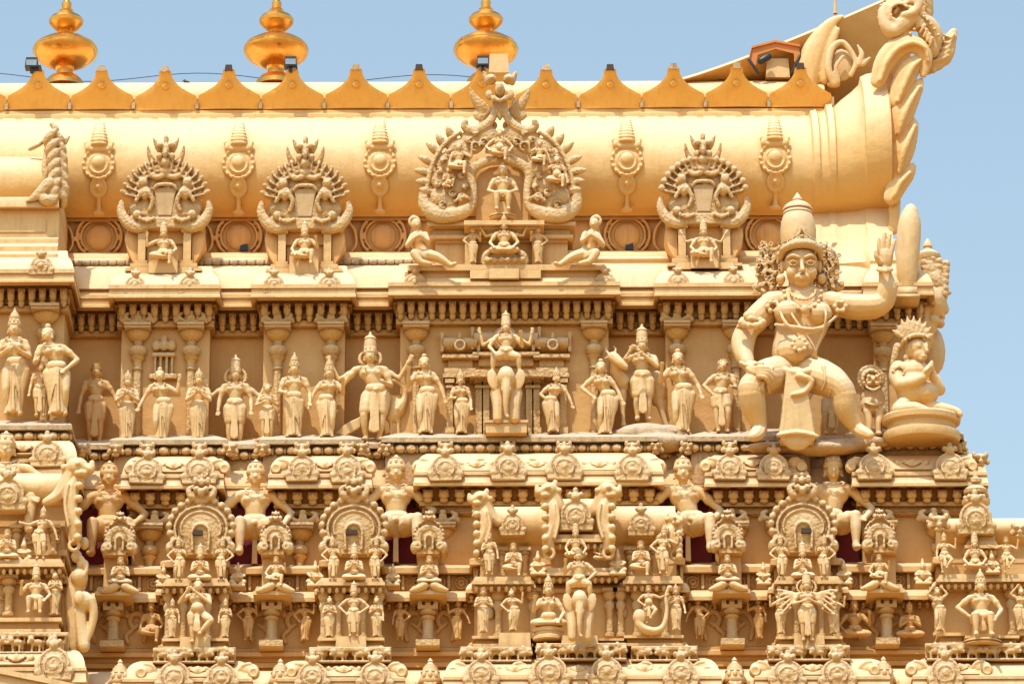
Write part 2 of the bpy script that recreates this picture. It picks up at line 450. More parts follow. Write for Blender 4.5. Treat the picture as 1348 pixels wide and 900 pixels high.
# ---------------- middle tier
BB = .86
spanB = [(180, 286, BB), (371, 478, BB), (560, 856, BB + .08), (937, 1044, BB), (1128, 1276, BB)]
pathB = bays([(-480, 96, 1.5)] + spanB, .42, LX, 1276)
b = MB()
b.sweep(pathB, [(-1.2, zz(599, .86))] + prof([(.80, 599), (.86, 600)] + arc(.86, 600, 1.20, 622, .8) + [(1.24, 623), (1.24, 627), (1.22, 628), (1.24, 636), (1.26, 637), (1.26, 641), (1.02, 643)], BB), .36)
tb(b, 'cornice', CREAM)
b = MB()
b.sweep(pathB, prof([(1.02, 643), (.94, 645), (.94, 660), (1.0, 662), (1.0, 667), (.93, 669), (.93, 675), (.97, 677), (.90, 681), (.86, 682)], BB), .5)
tb(b, 'frieze', CARV)
dentils(pathB, BB, 646, 661, .90, 1.10, .19, 'bracket_frieze', ORN, .6)
b = MB(); b.sweep(pathB, prof([(.86, 655), (.86, 745)], BB)); tb(b, 'wall', WALLM)
# recessed painted panels behind the seated guardians
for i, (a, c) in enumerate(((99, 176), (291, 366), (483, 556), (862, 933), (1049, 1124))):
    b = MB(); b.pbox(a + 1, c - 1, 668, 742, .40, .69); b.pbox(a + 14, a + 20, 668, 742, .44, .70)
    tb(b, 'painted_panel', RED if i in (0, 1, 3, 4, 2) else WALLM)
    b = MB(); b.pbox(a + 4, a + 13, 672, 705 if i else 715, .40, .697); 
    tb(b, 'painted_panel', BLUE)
# ---------------- lower tier : parapet with panels, cornice, wall
BC = 1.50
spanC = [(222, 303, BC), (427, 503, BC), (622, 893, BC + .05), (1012, 1098, BC), (1222, 1400, BC + .05)]
pathC = bays([(-500, 92, 2.0)] + spanC, 1.20, LX, 1480)
b = MB()
b.sweep(pathC, prof([(.3, 726), (1.52, 736), (1.58, 737), (1.58, 744), (1.52, 746)], BC), .5); tb(b, 'string_course', CREAM)
b = MB()
b.sweep(pathC, prof([(1.52, 746), (1.48, 747), (1.48, 768), (1.52, 769)], BC), .5); tb(b, 'panel_band', CARV)
b = MB()
b.sweep(pathC, prof([(1.52, 768)] + arc(1.52, 768, 1.70, 775, .7, 3) + [(1.72, 776), (1.72, 781), (1.60, 782), (1.56, 784)], BC), .4); tb(b, 'cornice', CREAM)
dentils(pathC, BC, 782, 791, 1.42, 1.60, .10, 'bracket_frieze', ORN, .6)
b = MB(); b.sweep(pathC, prof([(1.60, 781), (1.50, 783), (1.50, 791), (1.46, 792), (1.46, 842), (1.52, 843), (1.52, 846), (1.60, 848), (1.60, 853), (1.5, 856), (1.5, 861), (1.55, 862), (1.55, 868), (1.45, 870), (1.45, 905)], BC), .5)
tb(b, 'wall', WALLM)
# ---------------- lowest cornice in view and the plain mass under it
BD = 2.0
spanD = [(190, 325, BD), (388, 520, BD), (600, 925, BD + .05), (998, 1140, BD), (1200, 1470, BD)]
pathD = bays([(-520, 112, 2.5)] + spanD, 1.55, LX, 1500)
b = MB()
b.sweep(pathD, [(-1.2, zz(867, 1.9))] + prof([(1.9, 868)] + arc(2.0, 869, 2.34, 890, .8) + [(2.38, 891), (2.38, 895), (2.36, 896), (2.38, 904), (2.40, 910), (2.1, 914), (2.0, 930), (2.0, 1100), (2.3, 1120), (2.3, 1500)], BD), .4)
tb(b, 'cornice', CREAM)
b = MB(); zb = zz(1500, 2.3)
b.box(xx(LX) - 1, xx(1520), -6, 2.9, GROUND, zb); tb(b, 'base', WALLM)
# rings on the panel band
for (xa, da), (xb, db) in zip(pathC, pathC[1:]):
    if abs(da - db) > 1e-4 or xb < -7.6: continue
    b = MB(); d = 1.48 - BC + da; xa = max(xa, -7.6); n = max(1, int((xb - xa) / .26))
    for i in range(n):
        c = (xa + (i + .5) * (xb - xa) / n, -d - .01, zz(757.5, 1.48))
        for r_, t in ((.075, .016), (.03, .026)):
            vs = []; fs = []
            for k in range(12):
                a = 2 * PI * k / 12
                for j in range(4):
                    q = 2 * PI * j / 4
                    vs.append((c[0] + (r_ + t * math.cos(q)) * math.cos(a), c[1] - t * math.sin(q), c[2] + (r_ + t * math.cos(q)) * math.sin(a)))
                    fs.append((k * 4 + j, k * 4 + (j + 1) % 4, ((k + 1) % 12) * 4 + (j + 1) % 4, ((k + 1) % 12) * 4 + j))
            b.add(vs, fs)
        x2 = c[0] + .13
        b.box(x2 - .018, x2 + .018, d - .02, d + .03, c[2] - .1, c[2] + .1)
    tb(b, 'rosette_panel', ORN)
# ---------------- roof vault
VX0, VX1 = xx(LX + 60), xx(1076, 0)
VP = [(-.62, 153), (-.38, 158), (-.18, 168), (-.03, 183), (.05, 203), (.04, 228), (-.05, 250), (-.20, 270), (-.38, 283)]
vprof = [(d, zz(py, d)) for d, py in VP]
def sub_prof(p, n):
    o = crv([(np.array([q[0], q[1], 0]), 1) for q in p], n)
    return [(float(q[0][0]), float(q[0][1])) for q in o]
vp = sub_prof(vprof, 3)
b = MB(); b.sweep([(VX0, 0), (VX1 - .0, 0)], vp + [(-.39, zz(284, -.38)), (-.48, zz(285, -.48))], caps=False); tb(b, 'barrel_roof', ROOFM, 60, fix=False)
# shutter joints: thin ribs along the top, square blocks
b = MB()
for i in range(48):
    x = xx(-10 + 26.0 * i, -.6)
    if x > VX1: break
    b.box(x - .045, x + .045, -.75, -.50, zz(157, -.5), zz(153.5, -.5) + .0)
tb(b, 'roof_block', ROOFM)
# recess under the vault with arched panels
b = MB()
b.sweep([(VX0, 0), (xx(1180), 0)], [(-.44, zz(284, -.44)), (-.42, zz(289, -.42)), (-.50, zz(291, -.5)), (-.50, zz(330, -.50)), (-.25, zz(333, -.25)), (-.22, zz(337, -.2))])
tb(b, 'neck_wall', NECKM)
b = MB()
b.sweep([(VX0, 0), (xx(1180), 0)], [(-.22, zz(337, -.2)), (.08, zz(338, .08)), (.12, zz(341, .12)), (.10, zz(347, .1)), (.12, zz(348, .12)), (.24, zz(352, .24)), (.36, zz(362, .36)), (.43, zz(378, .43)), (.30, zz(384, .3))])
tb(b, 'neck_ledge', CREAM)
b = MB()
for i in range(66):
    x = xx(-15 + 11.5 * i + (5 if i % 2 else 0) * 0, .1)
    if x > xx(1000): break
    b.ball((x, -.12, zz(345, .12)), (.070, .05, .055), 7, 5)
tb(b, 'leaf_course', DIRTY)
# arch outlines of the neck

AR = [(131, 0), (315, 1), (505, 0), (826, 1), (1012, 0), (-60, 0)]
for ax_, kk in AR:
    c = Clay(0, 0); c2 = MB()
    for w0, t in ((30, 2.4), (24, 1.6)):
        pts = []
        for k in range(15):
            a = R(-50 + 280 * k / 14)
            pts.append((P(ax_ + w0 * math.cos(a), 310 - w0 * .95 * math.sin(a), -.46), t / 100))
        for (A, ra), (B, rb) in zip(pts, pts[1:]): c.cap(A, B, ra, rb, 1.6, 6)
    for sx in (-1, 1):
        pts = [(P(ax_ + sx * 46, 289, -.34), .02), (P(ax_ + sx * 38, 300, -.34), .025), (P(ax_ + sx * 36, 318, -.34), .02), (P(ax_ + sx * 44, 331, -.34), .02)]
        c.chain([(p_ + Vector((0, .08, 0)), r_) for p_, r_ in pts], 1.6, 6, 3)
    if kk: c2.pbox(ax_ - 1, ax_ + 9, 320, 329, -.52, -.47)
    c.ell(P(ax_, 312, -.53), (.20, .08, .22))
    me = c.mesh('neck_arch', .014, 1); link('neck_arch', me, NECKM, tower, (0, 0, 0), True)
    if kk: tb(c2, 'vent_hole', BLACK)
# ---------------- ridge
b = MB()
b.sweep([(VX0, 0), (xx(1100), 0)], [(-.62, zz(154, -.62)), (-.60, zz(153, -.60)), (-.60, zz(149, -.6)), (-.64, zz(148, -.64)), (-.64, zz(144, -.64)), (-.9, zz(143, -.9)), (-.9, zz(125, -.9)), (-.92, zz(118, -.92)), (-1.0, zz(112, -1.0)), (-1.12, zz(108.5, -1.12)), (-1.3, zz(107.5, -1.3)), (-2.0, zz(108, -2.0)), (-2.2, zz(200, -2.2))])
tb(b, 'ridge', ROOFM)
# parapet of leaning leaf-shaped crest tiles
def crest_mesh():
    b = MB(); rows = []; H = (143 - 88 - 11) / 94; n = 16
    for k in range(n + 1):
        t = k / n
        # half width over height (px): 42.5 at the foot, concave flanks, narrow blunt tip
        wv = float(np.interp(t, [0, .36, .40, .45, .55, .65, .75, .87, .88, 1], [42.4, 42.4, 38, 33, 24, 17, 12.5, 8.2, 9, 8]))
        rows.append((wv / 100, -.64 + .26 * t ** 1.2 * 1.0, H * t))
    vs = []; m = 9
    for side in (0, 1):
        for wv, d, z in rows:
            for j in range(m):
                u = -1 + 2 * j / (m - 1)
                vs.append((wv * u, -(d - .07 * side + .03 * (1 - u * u) * (1 - side)), z - .0))
    fs = []; q = (n + 1) * m
    for k in range(n):
        for j in range(m - 1):
            a = k * m + j; fs.append((a, a + 1, a + m + 1, a + m)); fs.append((q + a, q + a + m, q + a + m + 1, q + a + 1))
        for j, w_ in ((0, 0), (m - 1, 1)):
            a = k * m + j; fs.append((a, a + m, q + a + m, q + a) if w_ == 0 else (a, q + a, q + a + m, a + m))
    for j in range(m - 1):
        fs.append((j, q + j, q + j + 1, j + 1)); a = n * m + j; fs.append((a, a + 1, q + a + 1, q + a))
    b.add(vs, fs)
    for i in (-2, -.7, .7, 2):   # rosettes at the foot
        b.ball((i * .14, .62, .12), (.028, .02, .028), 7, 5)
    b.ball((0, .47, H * .62), (.055, .03, .055), 10, 6)
    b.ball((0, .46, H * .62), (.03, .05, .03), 8, 6)
    return b.mesh('crest_tile', 50)
cm = crest_mesh(); cm.materials.append(OCHRE)
zt = zz(143, -.64)
for i in range(-9, 13):
    px = 40.5 + 85.1 * i
    o = link('crest_tile', cm, None, tower); o.location = Vector((xx(px, -.5), 0, zt)) - tower.location
    o.scale = (.995, 1, 1); o.rotation_euler = (R(rnd.uniform(-1.2, 1.2)), R(rnd.uniform(-.5, .5)), R(rnd.uniform(-.6, .6)))
    b = MB(); x = xx(px + 42.5, -.6)
    b.box(x - .022, x + .022, -.7, -.60, zt, zt + .14); 
    tb(b, 'joint_block', DIRTY)
    b = MB(); x = xx(px, -.4); b.box(-.055, .055, -.50, -.345, .445, .53, .012); b.build('crest_tip', DIRTY if i % 3 else DARK, o)
# ================================================================ figures
ARM = {  # (elbow, hand) offsets from the shoulder: (outwards, forwards, up) in body units
 'down': ((.055, .0, -.17), (.07, .06, -.33)), 'side': ((.10, .0, -.155), (.15, .03, -.31)),
 'namaste': ((.04, .05, -.165), (-.105, .15, -.085)), 'hip': ((.14, .0, -.13), (.02, .06, -.26)),
 'up': ((.14, .03, -.09), (.15, .08, .09)), 'raise': ((.085, .02, -.15), (.075, .14, -.02)),
 'chest': ((.06, .02, -.165), (-.06, .13, -.13)), 'out': ((.15, .02, -.06), (.29, .06, -.02)),
 'over': ((.12, .02, .10), (.0, .05, .24)), 'hold': ((.05, .02, -.17), (.0, .15, -.2)),
 'flute': ((.10, .04, -.11), (.0, .13, .045)), 'flute2': ((.03, .07, -.13), (-.17, .13, .05)),
 'knee': ((.09, .03, -.17), (.03, .17, -.30)), 'akimbo': ((.155, .0, -.15), (.09, .14, -.265)),
 'back': ((.13, -.03, -.08), (.18, -.01, .11)), 'back2': ((.17, -.03, -.02), (.24, -.01, .15)), 'back3': ((.17, -.03, -.12), (.28, -.01, .0)),
 'belly': ((.08, .02, -.16), (-.04, .15, -.24)),
}
HIP = {'stand': .50, 'sway': .50, 'cross': .50, 'seat': .27, 'lotus': .10, 'royal': .17, 'dance': .44, 'wide': .26, 'kneel': .16, 'ride': .10}
TOT = {k: v + .5 for k, v in HIP.items()}
def limb(c, pts, flat=1.0, n=9): c.chain([(p, r) for p, r in pts], flat, n)
def hand(c, w, e, u, spread=1.0, n=6, side=1):
    """palm plus five short fingers continuing from elbow e through wrist w"""
    d = w - e; d = d / (np.linalg.norm(d) + 1e-9)
    a = np.cross(d, (0, 1, 0)); a = a / (np.linalg.norm(a) + 1e-6)
    palm = w + d * .035 * u
    c.cap(w, palm, .017 * u, .024 * u, .6, 7)
    for i, l in zip((-1.5, -.5, .5, 1.5), (.032, .038, .036, .028)):
        b0 = palm + a * i * .0125 * u; b1 = b0 + d * l * u + a * i * .004 * spread * u + np.array((0, -.006 * u, 0))
        c.cap(b0, b1, .0088 * u, .0066 * u, 1, 6)
    b0 = w + a * .018 * side * u + d * .012 * u
    c.cap(b0, b0 + (d * .02 + a * .02 * side) * u, .0085 * u, .0065 * u, 1, 6)
def figure(name, label, px, py, H, d, pose='stand', la='down', ra='down', fem=False, fat=0, hat='mukuta', garb=None,
           sway=0.0, turn=0.0, extra=(), halo=None, cat='statue', group=None, mat=None, detail=1, lean=0.0, ped=None, headturn=0.0, wide=1.0):
    """a statue: foot pixel (px, py), height H in photo pixels without the headdress, depth d. Image-left arm = la, image-right arm = ra."""
    mat = mat or STAT
    u = H / 94.0 / TOT[pose]
    root = thing(name, label, cat, P(px, py, d), group)
    hz = HIP[pose]; c = Clay()
    def A(x, f, z): return np.array([x * wide, -f, z]) * u
    hx = sway * .5; sx_ = -sway * .5 + lean
    hipc = A(hx, 0, hz); chest = A(sx_ * .6, .0, hz + .255); neck = A(sx_, .0, hz + .335); head = A(sx_ + headturn * .0004 + lean * .3, .01, hz + .425)
    sh = .125 if not fem else .108
    hw = .066 if not fem else .075
    bel = .0 + .05 * fat
    # torso
    c.cap(A(hx, 0, hz + .01), A(hx * .6, .0, hz + .10), (.088 + .006 * fem + bel) * u, (.070 - .012 * fem + bel) * u, .80)
    c.cap(A(hx * .6, .0, hz + .10), A(sx_ * .5, .0, hz + .20), (.070 - .012 * fem + bel) * u, .086 * u, .80)
    c.cap(A(sx_ * .7 - .045, 0, hz + .235), A(sx_ * .7 + .045, 0, hz + .235), .068 * u, .068 * u, .9)
    c.cap(A(sx_ - sh * .85, 0, hz + .29), A(sx_ + sh * .85, 0, hz + .29), .040 * u, .040 * u, 1)
    if fat: c.ell(A(hx, .05, hz + .09), (.10 * u, .09 * u, .09 * u))
    if fem:
        for s_ in (-1, 1): c.ell(A(sx_ * .7 + s_ * .046, .062, hz + .225), (.040 * u, .040 * u, .040 * u))
    else:
        for s_ in (-1, 1): c.ell(A(sx_ * .7 + s_ * .046, .042, hz + .24), (.046 * u, .034 * u, .033 * u))
    c.cap(neck - A(0, 0, .03), head - A(0, 0, .03), .034 * u, .034 * u, 1)
    # head and face
    hr = .060 * u
    c.ell(head + A(0, 0, .012), (hr, hr * 1.1, hr * 1.2)); c.ell(head + A(0, .014, -.03), (hr * .78, hr * .85, hr * .75))
    ht = headturn
    def Fc(x, f, z): 
        a = R(ht); return head + np.array([x * math.cos(a) + f * math.sin(a), -(f * math.cos(a) - x * math.sin(a)), z]) * u
    c.cap(Fc(0, .062, .012), Fc(0, .078, -.017), .007 * u, .012 * u)
    c.cap(Fc(-.036, .055, .018), Fc(.036, .055, .018), .009 * u, .009 * u)
    for s_ in (-1, 1):
        c.ell(Fc(s_ * .025, .056, .0), (.013 * u, .010 * u, .007 * u), None, True)
        c.ell(Fc(s_ * .030, .046, -.022), (.018 * u, .018 * u, .018 * u), None, True)
        c.ell(Fc(s_ * .062, .0, -.006), (.011 * u, .012 * u, .022 * u), None, True)
        c.ell(Fc(s_ * .068, .0, -.038), (.013 * u, .013 * u, .014 * u), None, True)
    c.ell(Fc(0, .066, -.036), (.019 * u, .010 * u, .008 * u), None, True); c.ell(Fc(0, .057, -.058), (.018 * u, .016 * u, .013 * u), None, True)
    # necklace, armlets, belt
    for rr_, zz_ in ((.062, -.03), (.085, -.062)):
        pts = [(neck + A(rr_ * math.sin(t), .045 + .045 * math.cos(t), zz_ * math.cos(t) + .0), .008 * u) for t in np.linspace(-1.35, 1.35, 9)]
        c.chain(pts, 1, 5)
    fem_lift = 0
    # arms
    def arm(side, key, thick=1.0, off=(0, 0, 0)):
        if key is None: return
        e_, h_ = ARM[key] if isinstance(key, str) else key
        if key not in ('namaste', 'flute', 'flute2'): h_ = tuple(v + rnd.uniform(-.014, .014) for v in h_); e_ = tuple(v + rnd.uniform(-.008, .008) for v in e_)
        s0 = A(sx_ + side * sh, 0, hz + .285) + A(*off) * 1
        e = s0 + A(side * e_[0], e_[1], e_[2]); w = s0 + A(side * h_[0], h_[1], h_[2])
        m1 = s0 * .6 + e * .4; m2 = e * .6 + w * .4
        limb(c, [(s0, .040 * u * thick), (m1, .036 * u * thick), (e, .027 * u * thick)])
        limb(c, [(e, .028 * u * thick), (m2, .029 * u * thick), (w, .018 * u * thick)])
        hand(c, w, e, u * 1.05, side=-side)
        ax = (m1 - s0); ax = ax / np.linalg.norm(ax)
        c.cap(m1 - ax * .012 * u, m1 + ax * .012 * u, .042 * u * thick, .042 * u * thick)
        bx = (w - e) / np.linalg.norm(w - e)
        c.cap(w - bx * .02 * u, w - bx * .004 * u, .024 * u, .024 * u)
    arm(-1, la); arm(1, ra)
    for side, key in extra: arm(side, key, .85, (0, -.02, .0))
    # legs
    legs = []
    if pose in ('stand', 'sway', 'cross', 'dance'):
        for s_ in (-1, 1):
            kx = s_ * (.055 if fem else .062); ax_ = s_ * .055; kf = .02; kz = .275; az = .045; af = 0.0
            if pose == 'cross' and s_ == 1: ax_ = -.04; af = .06; kx = .02; kf = .06
            if pose == 'sway': kx += sway * .1; 
            if pose == 'sway' and s_ * sway < 0: kx += s_ * .03; kf = .06
            if pose == 'dance' and s_ == 1: kx = .17; kf = .10; kz = .33; ax_ = .03; az = .14; af = .10
            legs.append((A(hx + s_ * hw, 0, hz - .01), A(kx + hx * .5, kf, kz), A(ax_, af, az), s_))
    elif pose in ('seat', 'wide'):
        for s_ in (-1, 1):
            wx = 1.0 if pose == 'seat' else (1.25 if s_ < 0 else 1.9)
            legs.append((A(s_ * hw, .02, hz + .0), A(s_ * .085 * wx, .20 if pose == 'seat' else .16, hz + (.01 if pose == 'seat' else .03)), A(s_ * .075 * wx * 1.1, .20, .04), s_))
    elif pose == 'royal':
        legs.append((A(-hw, .03, hz), A(-.19, .13, hz - .03), A(.0, .17, hz - .07), -1)); legs.append((A(hw, .02, hz), A(.13, .19, hz + .01), A(.11, .2, -.05), 1))
    elif pose == 'ride':
        for s_ in (-1, 1): legs.append((A(s_ * hw, .0, hz), A(s_ * .16, .06, hz - .05), A(s_ * .17, .03, hz - .25), s_))
    elif pose == 'kneel':
        legs.append((A(-hw, .0, hz), A(-.17, .1, .07), A(.05, .03, .05), -1)); legs.append((A(hw, .02, hz), A(.16, .12, hz + .09), A(.12, .12, .04), 1))
    else:
        for s_ in (-1, 1): legs.append((A(s_ * hw, .0, hz - .01), A(s_ * .20, .10, hz - .04), A(-s_ * .06, .16, hz - .055), s_))
    g2 = Clay()
    gcol = garb if garb is not None else ('sari' if fem else 'dhoti')
    for h_, k_, a_, s_ in legs:
        hm = h_ * .5 + k_ * .5; km = k_ * .6 + a_ * .4
        limb(c, [(h_, .070 * u), (hm, .062 * u), (k_, .044 * u)]); limb(c, [(k_, .043 * u), (km, .043 * u), (a_, .024 * u)])
        if pose in ('lotus', 'royal') and abs(a_[2] - k_[2]) < .1 * u:
            c.cap(a_, a_ + A(-s_ * .06, .0, 0), .022 * u, .016 * u)
        else:
            c.cap(a_ - A(0, .0, .012), a_ + A(s_ * .018, .085, -.028), .026 * u, .020 * u, 1)
            c.cap(a_ - A(0, -.0, -.012), a_ - A(0, 0, .0), .032 * u, .032 * u)
        if gcol in ('dhoti', 'short'):
            e_ = hm * .45 + k_ * .55 if gcol == 'dhoti' else hm
            limb(g2, [(h_, .080 * u), (hm, .072 * u), (e_, .060 * u)]); 
            dv = (k_ - h_); dv = dv / np.linalg.norm(dv)
            for q_ in (.35, .65, .95):
                m_ = h_ * (1 - q_) + e_ * q_
                g2.cap(m_ - dv * .003 * u, m_ + dv * .003 * u, (.078 - .014 * q_) * u, (.078 - .014 * q_) * u)
    vx = max(.0065, min(.016, .011 * u)) / (1.0 if detail == 1 else detail)
    g2.cap(A(hx - .03, .0, hz + .03), A(hx + .03, 0, hz + .03), .090 * u, .090 * u, .85)
    g2.cap(A(hx - .04, .03, hz + .07), A(hx + .04, .03, hz + .07), .062 * u, .062 * u, .9)
    if gcol in ('dhoti', 'short') :
        # hanging pleated sash between the legs
        zl = .08 if pose in ('stand', 'sway', 'cross') else (hz * .35 if pose in ('dance', 'seat') else hz - .02)
        for i in range(-2, 3):
            f0 = .07 + .01 * (2 - abs(i)); f1 = (.09 if pose in ('stand', 'sway', 'cross') else .12)
            if hz - zl > .1: g2.chain([(A(hx + i * .010, f0, hz + .03), .011 * u), (A(hx * .7 + i * .015, f1, (hz + zl) / 2), .011 * u), (A(hx * .5 + i * .02, f1, zl + .01 * abs(i)), .012 * u)], 1, 6)
        g2.ell(A(hx, .095, hz + .04), (.022 * u, .018 * u, .022 * u), None, True)
    c.build('body', mat, root, vox=vx, it=2)
    g2.build('sash' if gcol in ('dhoti', 'short') else 'waistcloth', mat, root, vox=vx, it=1)
    if gcol == 'sari' and pose in ('stand', 'sway', 'cross', 'dance'):
        m = MB(); n = 40; ks = 9; ph = rnd.random() * 6
        hk = [(hz + .06, .080, .066, hx), (hz, .108, .082, hx), (hz - .08, .106, .080, hx * .9), (.33, .092, .078, hx * .6 + sway * .15), (.22, .080, .07, hx * .3 + sway * .1), (.12, .078, .066, 0), (.05, .088, .072, 0), (.03, .096, .078, 0), (.028, .07, .05, 0)]
        vs = []
        for k, (z, rx, ry, ox) in enumerate(hk):
            t = k / (len(hk) - 1)
            for i in range(n):
                a = 2 * PI * i / n
                fold = 1 + (.02 + .06 * t) * math.sin(9 * a + ph + 2 * t) * (1 if k < 8 else 0) + .05 * t * math.exp(-((a - 1.5 * PI) / .35) ** 2)
                vs.append((ox * u + rx * u * fold * math.cos(a) * wide, ry * u * fold * math.sin(a) - .01 * u, z * u))
        fs = [(k * n + i, k * n + (i + 1) % n, (k + 1) * n + (i + 1) % n, (k + 1) * n + i) for k in range(len(hk) - 1) for i in range(n)]
        fs.append(tuple((len(hk) - 1) * n + i for i in range(n)))
        m.add(vs, fs)
        o = m.build('skirt', mat, root, ang=180)
        sb = o.modifiers.new('s', 'SUBSURF'); sb.levels = 1; sb.render_levels = 1
        q = Clay()
        for i in range(3): q.chain([(A(hx + (-.09 if sway >= 0 else .09), .04, hz + .04 - i * .035), .010 * u), (A(hx, .09, hz - .05 - i * .05), .010 * u), (A((.07 if sway >= 0 else -.07), .07, .27 - i * .06), .008 * u)], 1, 6, 3)
        q.chain([(A(.0, .09, hz + .02), .014 * u), (A(.0, .092, .25), .016 * u), (A(.01, .088, .05), .022 * u)], 1, 6, 2)
        q.build('sash', mat, root, vox=vx, it=1)
    # headdress
    hh = MB(); ry = 1.0; top = head + A(0, 0, .045)
    if hat in ('mukuta', 'kirita', 'cone', 'cap'):
        k = {'mukuta': 1.0, 'kirita': 1.15, 'cone': .8, 'cap': 1.0}[hat]
        pr = [(.064, -.01), (.070, .0), (.070, .018), (.064, .022), (.060, .05), (.056, .075), (.060, .08), (.058, .092), (.048, .097), (.044, .125), (.035, .13), (.034, .142), (.022, .148), (.014, .165), (.018, .172), (.012, .185), (.002, .20)]
        if hat == 'cap': pr = [(.066, -.02), (.073, -.005), (.072, .02), (.066, .025), (.064, .05), (.054, .07), (.058, .075), (.040, .085), (.018, .092), (.012, .105), (.003, .112)]
        if hat == 'kirita': pr = [(.064, -.01), (.071, .0), (.071, .02), (.066, .024), (.067, .06), (.064, .10), (.058, .13), (.064, .134), (.062, .146), (.045, .16), (.022, .172), (.016, .18), (.016, .192), (.004, .21)]
        hh.lathe([(r * u, z * u * k) for r, z in pr], tuple(top - A(0, .0, .012)), 14)
        for s_ in (-1, 0, 1): hh.ball(tuple(top + A(s_ * .035, .062 - .012 * abs(s_), .03)), (.014 * u, .01 * u, .022 * u), 6, 5)
    elif hat == 'bun':
        hh.ball(tuple(head + A(0, -.008, .035)), (.068 * u, .068 * u, .058 * u), 12, 8); hh.ball(tuple(head + A(.0, -.01, .105)), (.034 * u, .034 * u, .032 * u), 10, 6)
    elif hat == 'turban':
        for k in range(4): hh.lathe([(.02 * u, k * .02 * u), (.072 * u - k * .007 * u, (k * .02 + .004) * u), (.072 * u - k * .007 * u, (k * .02 + .016) * u), (.02 * u, (k * .02 + .022) * u)], tuple(head + A(0, 0, .025)), 12)
    elif hat == 'curls':
        for k in range(26):
            a = k * 2.4; t = k / 26
            hh.ball(tuple(head + A(.066 * math.cos(a) * math.sqrt(1 - t * t), -.01 + .05 * math.sin(a) * math.sqrt(1 - t * t), .03 + .06 * t)), .017 * u, 6, 5)
    elif hat == 'fan':
        for k in range(9):
            a = R(-64 + 16 * k)
            hh.add([tuple(head + A(.05 * math.sin(a) - .02 * math.cos(a), 0, .03 + .04 * math.cos(a) )), tuple(head + A(.05 * math.sin(a) + .02 * math.cos(a), 0, .03 + .04 * math.cos(a))), tuple(head + A(.125 * math.sin(a), -.01, .02 + .14 * math.cos(a))), tuple(head + A(.08 * math.sin(a), .035, .03 + .085 * math.cos(a)))], [(0, 1, 3), (1, 2, 3), (0, 3, 2), (0, 2, 1)])
        hh.lathe([(.066 * u, 0), (.072 * u, .01 * u), (.066 * u, .03 * u), (.05 * u, .05 * u)], tuple(head + A(0, 0, .025)), 14)
    if hh.v: hh.build('hair' if hat in ('bun', 'curls') else 'headdress', mat, root, ang=50)
    if halo:
        q = Clay()
        pts = [(head + A(halo * math.sin(t), -.03, halo * math.cos(t) - .01), .014 * u) for t in np.linspace(-2.3, 2.3, 15)]
        q.chain(pts, 1.2, 6)
        for p_, r_ in pts[1:-1]: q.ell(p_ + (p_ - head) * .14, .012 * u, None, True)
        q.ell(head + A(0, -.045, -.01), (halo * .95 * u, .012 * u, halo * .95 * u))
        q.build('halo', mat, root, vox=vx * 1.2, it=1)
    if pose == 'wide':
        m = MB(); m.box(-.02 * u, .02 * u, -.08 * u, .02 * u, 0, (hz - .02) * u, .004 * u); m.build('stool', mat, root)
    if ped:
        w_, h_ = ped; m = MB(); w_ /= 100; h_ /= 94
        if pose in ('seat', 'wide'):
            m.box(-.11 * u, .11 * u, -.12 * u, .06 * u, 0, (hz - .06) * u)
        m.lathe([(w_ * .9, -h_), (w_, -h_ + .01), (w_, -h_ * .7), (w_ * .86, -h_ * .6), (w_ * .86, -h_ * .35), (w_, -h_ * .25), (w_, -.0), (w_ * .9, .012)], (0, 0, 0), 18, .7)
        m.build('pedestal', mat, root)
    if turn: root.rotation_euler = (0, 0, R(turn))
    return root
# ================================================================ upper tier statues
ZL = 583
UP = 'statues standing along the upper ledge'
def up(label, px, py, top, d=.62, **k):
    return figure('standing_statue', label, px, py, py - top, d, group=UP, **k)
up('tall woman statue with tall crown and folded hands at far left of ledge', 17, 547, 425, 1.25, pose='sway', sway=.03, fem=True, la='chest', ra='chest', hat='mukuta')
up('child statue standing between the two women at far left', 52, 547, 479, 1.3, fem=False, la='down', ra='up', hat='turban', garb='short')
up('woman statue leaning over the child with long draped shawl', 76, 547, 434, 1.35, pose='sway', sway=-.05, lean=-.10, fem=True, la='hold', ra='hip', hat='bun', wide=1.15, headturn=-30)
up('dark bearded man statue in the shaded left recess', 124, 584, 482, .25, la='down', ra='side', hat='turban', mat=WALLM)  # uses the darker wall plaster
up('praying man statue left of the woman with raised hand', 166, 580, 497, pose='stand', la='namaste', ra='namaste', hat='cone', garb='sari')
up('woman statue with one hand raised below the small relief shrine', 211, 581, 489, .66, pose='sway', sway=.06, fem=True, la='side', ra='up', hat='bun')
up('praying statue with pointed cap right of the relief shrine', 260, 581, 495, la='namaste', ra='namaste', hat='cone', garb='sari')
up('four armed lion faced statue holding discs beside its haloed head', 308, 587, 487, .35, la='down', ra='down', hat='kirita', halo=.115, extra=((-1, 'back3'), (1, 'back3'), (-1, ((.16, 0, -.14), (.20, .02, .03))), (1, ((.16, 0, -.14), (.20, .02, .03)))), garb='dhoti', wide=1.1)
up('small boy statue with crossed arms left of the man in long garland', 351, 578, 507, .6, la='chest', ra='chest', hat='curls', garb='short', ped=(15, 8))
up('man statue with tall crown and long garland beside the boy', 386, 577, 480, .64, la='hold', ra='down', hat='mukuta', garb='sari', wide=1.05)
up('woman statue with pointed crown and raised lotus hand near the peacock', 430, 577, 486, .64, pose='sway', sway=-.04, fem=True, la='side', ra='raise', hat='mukuta')
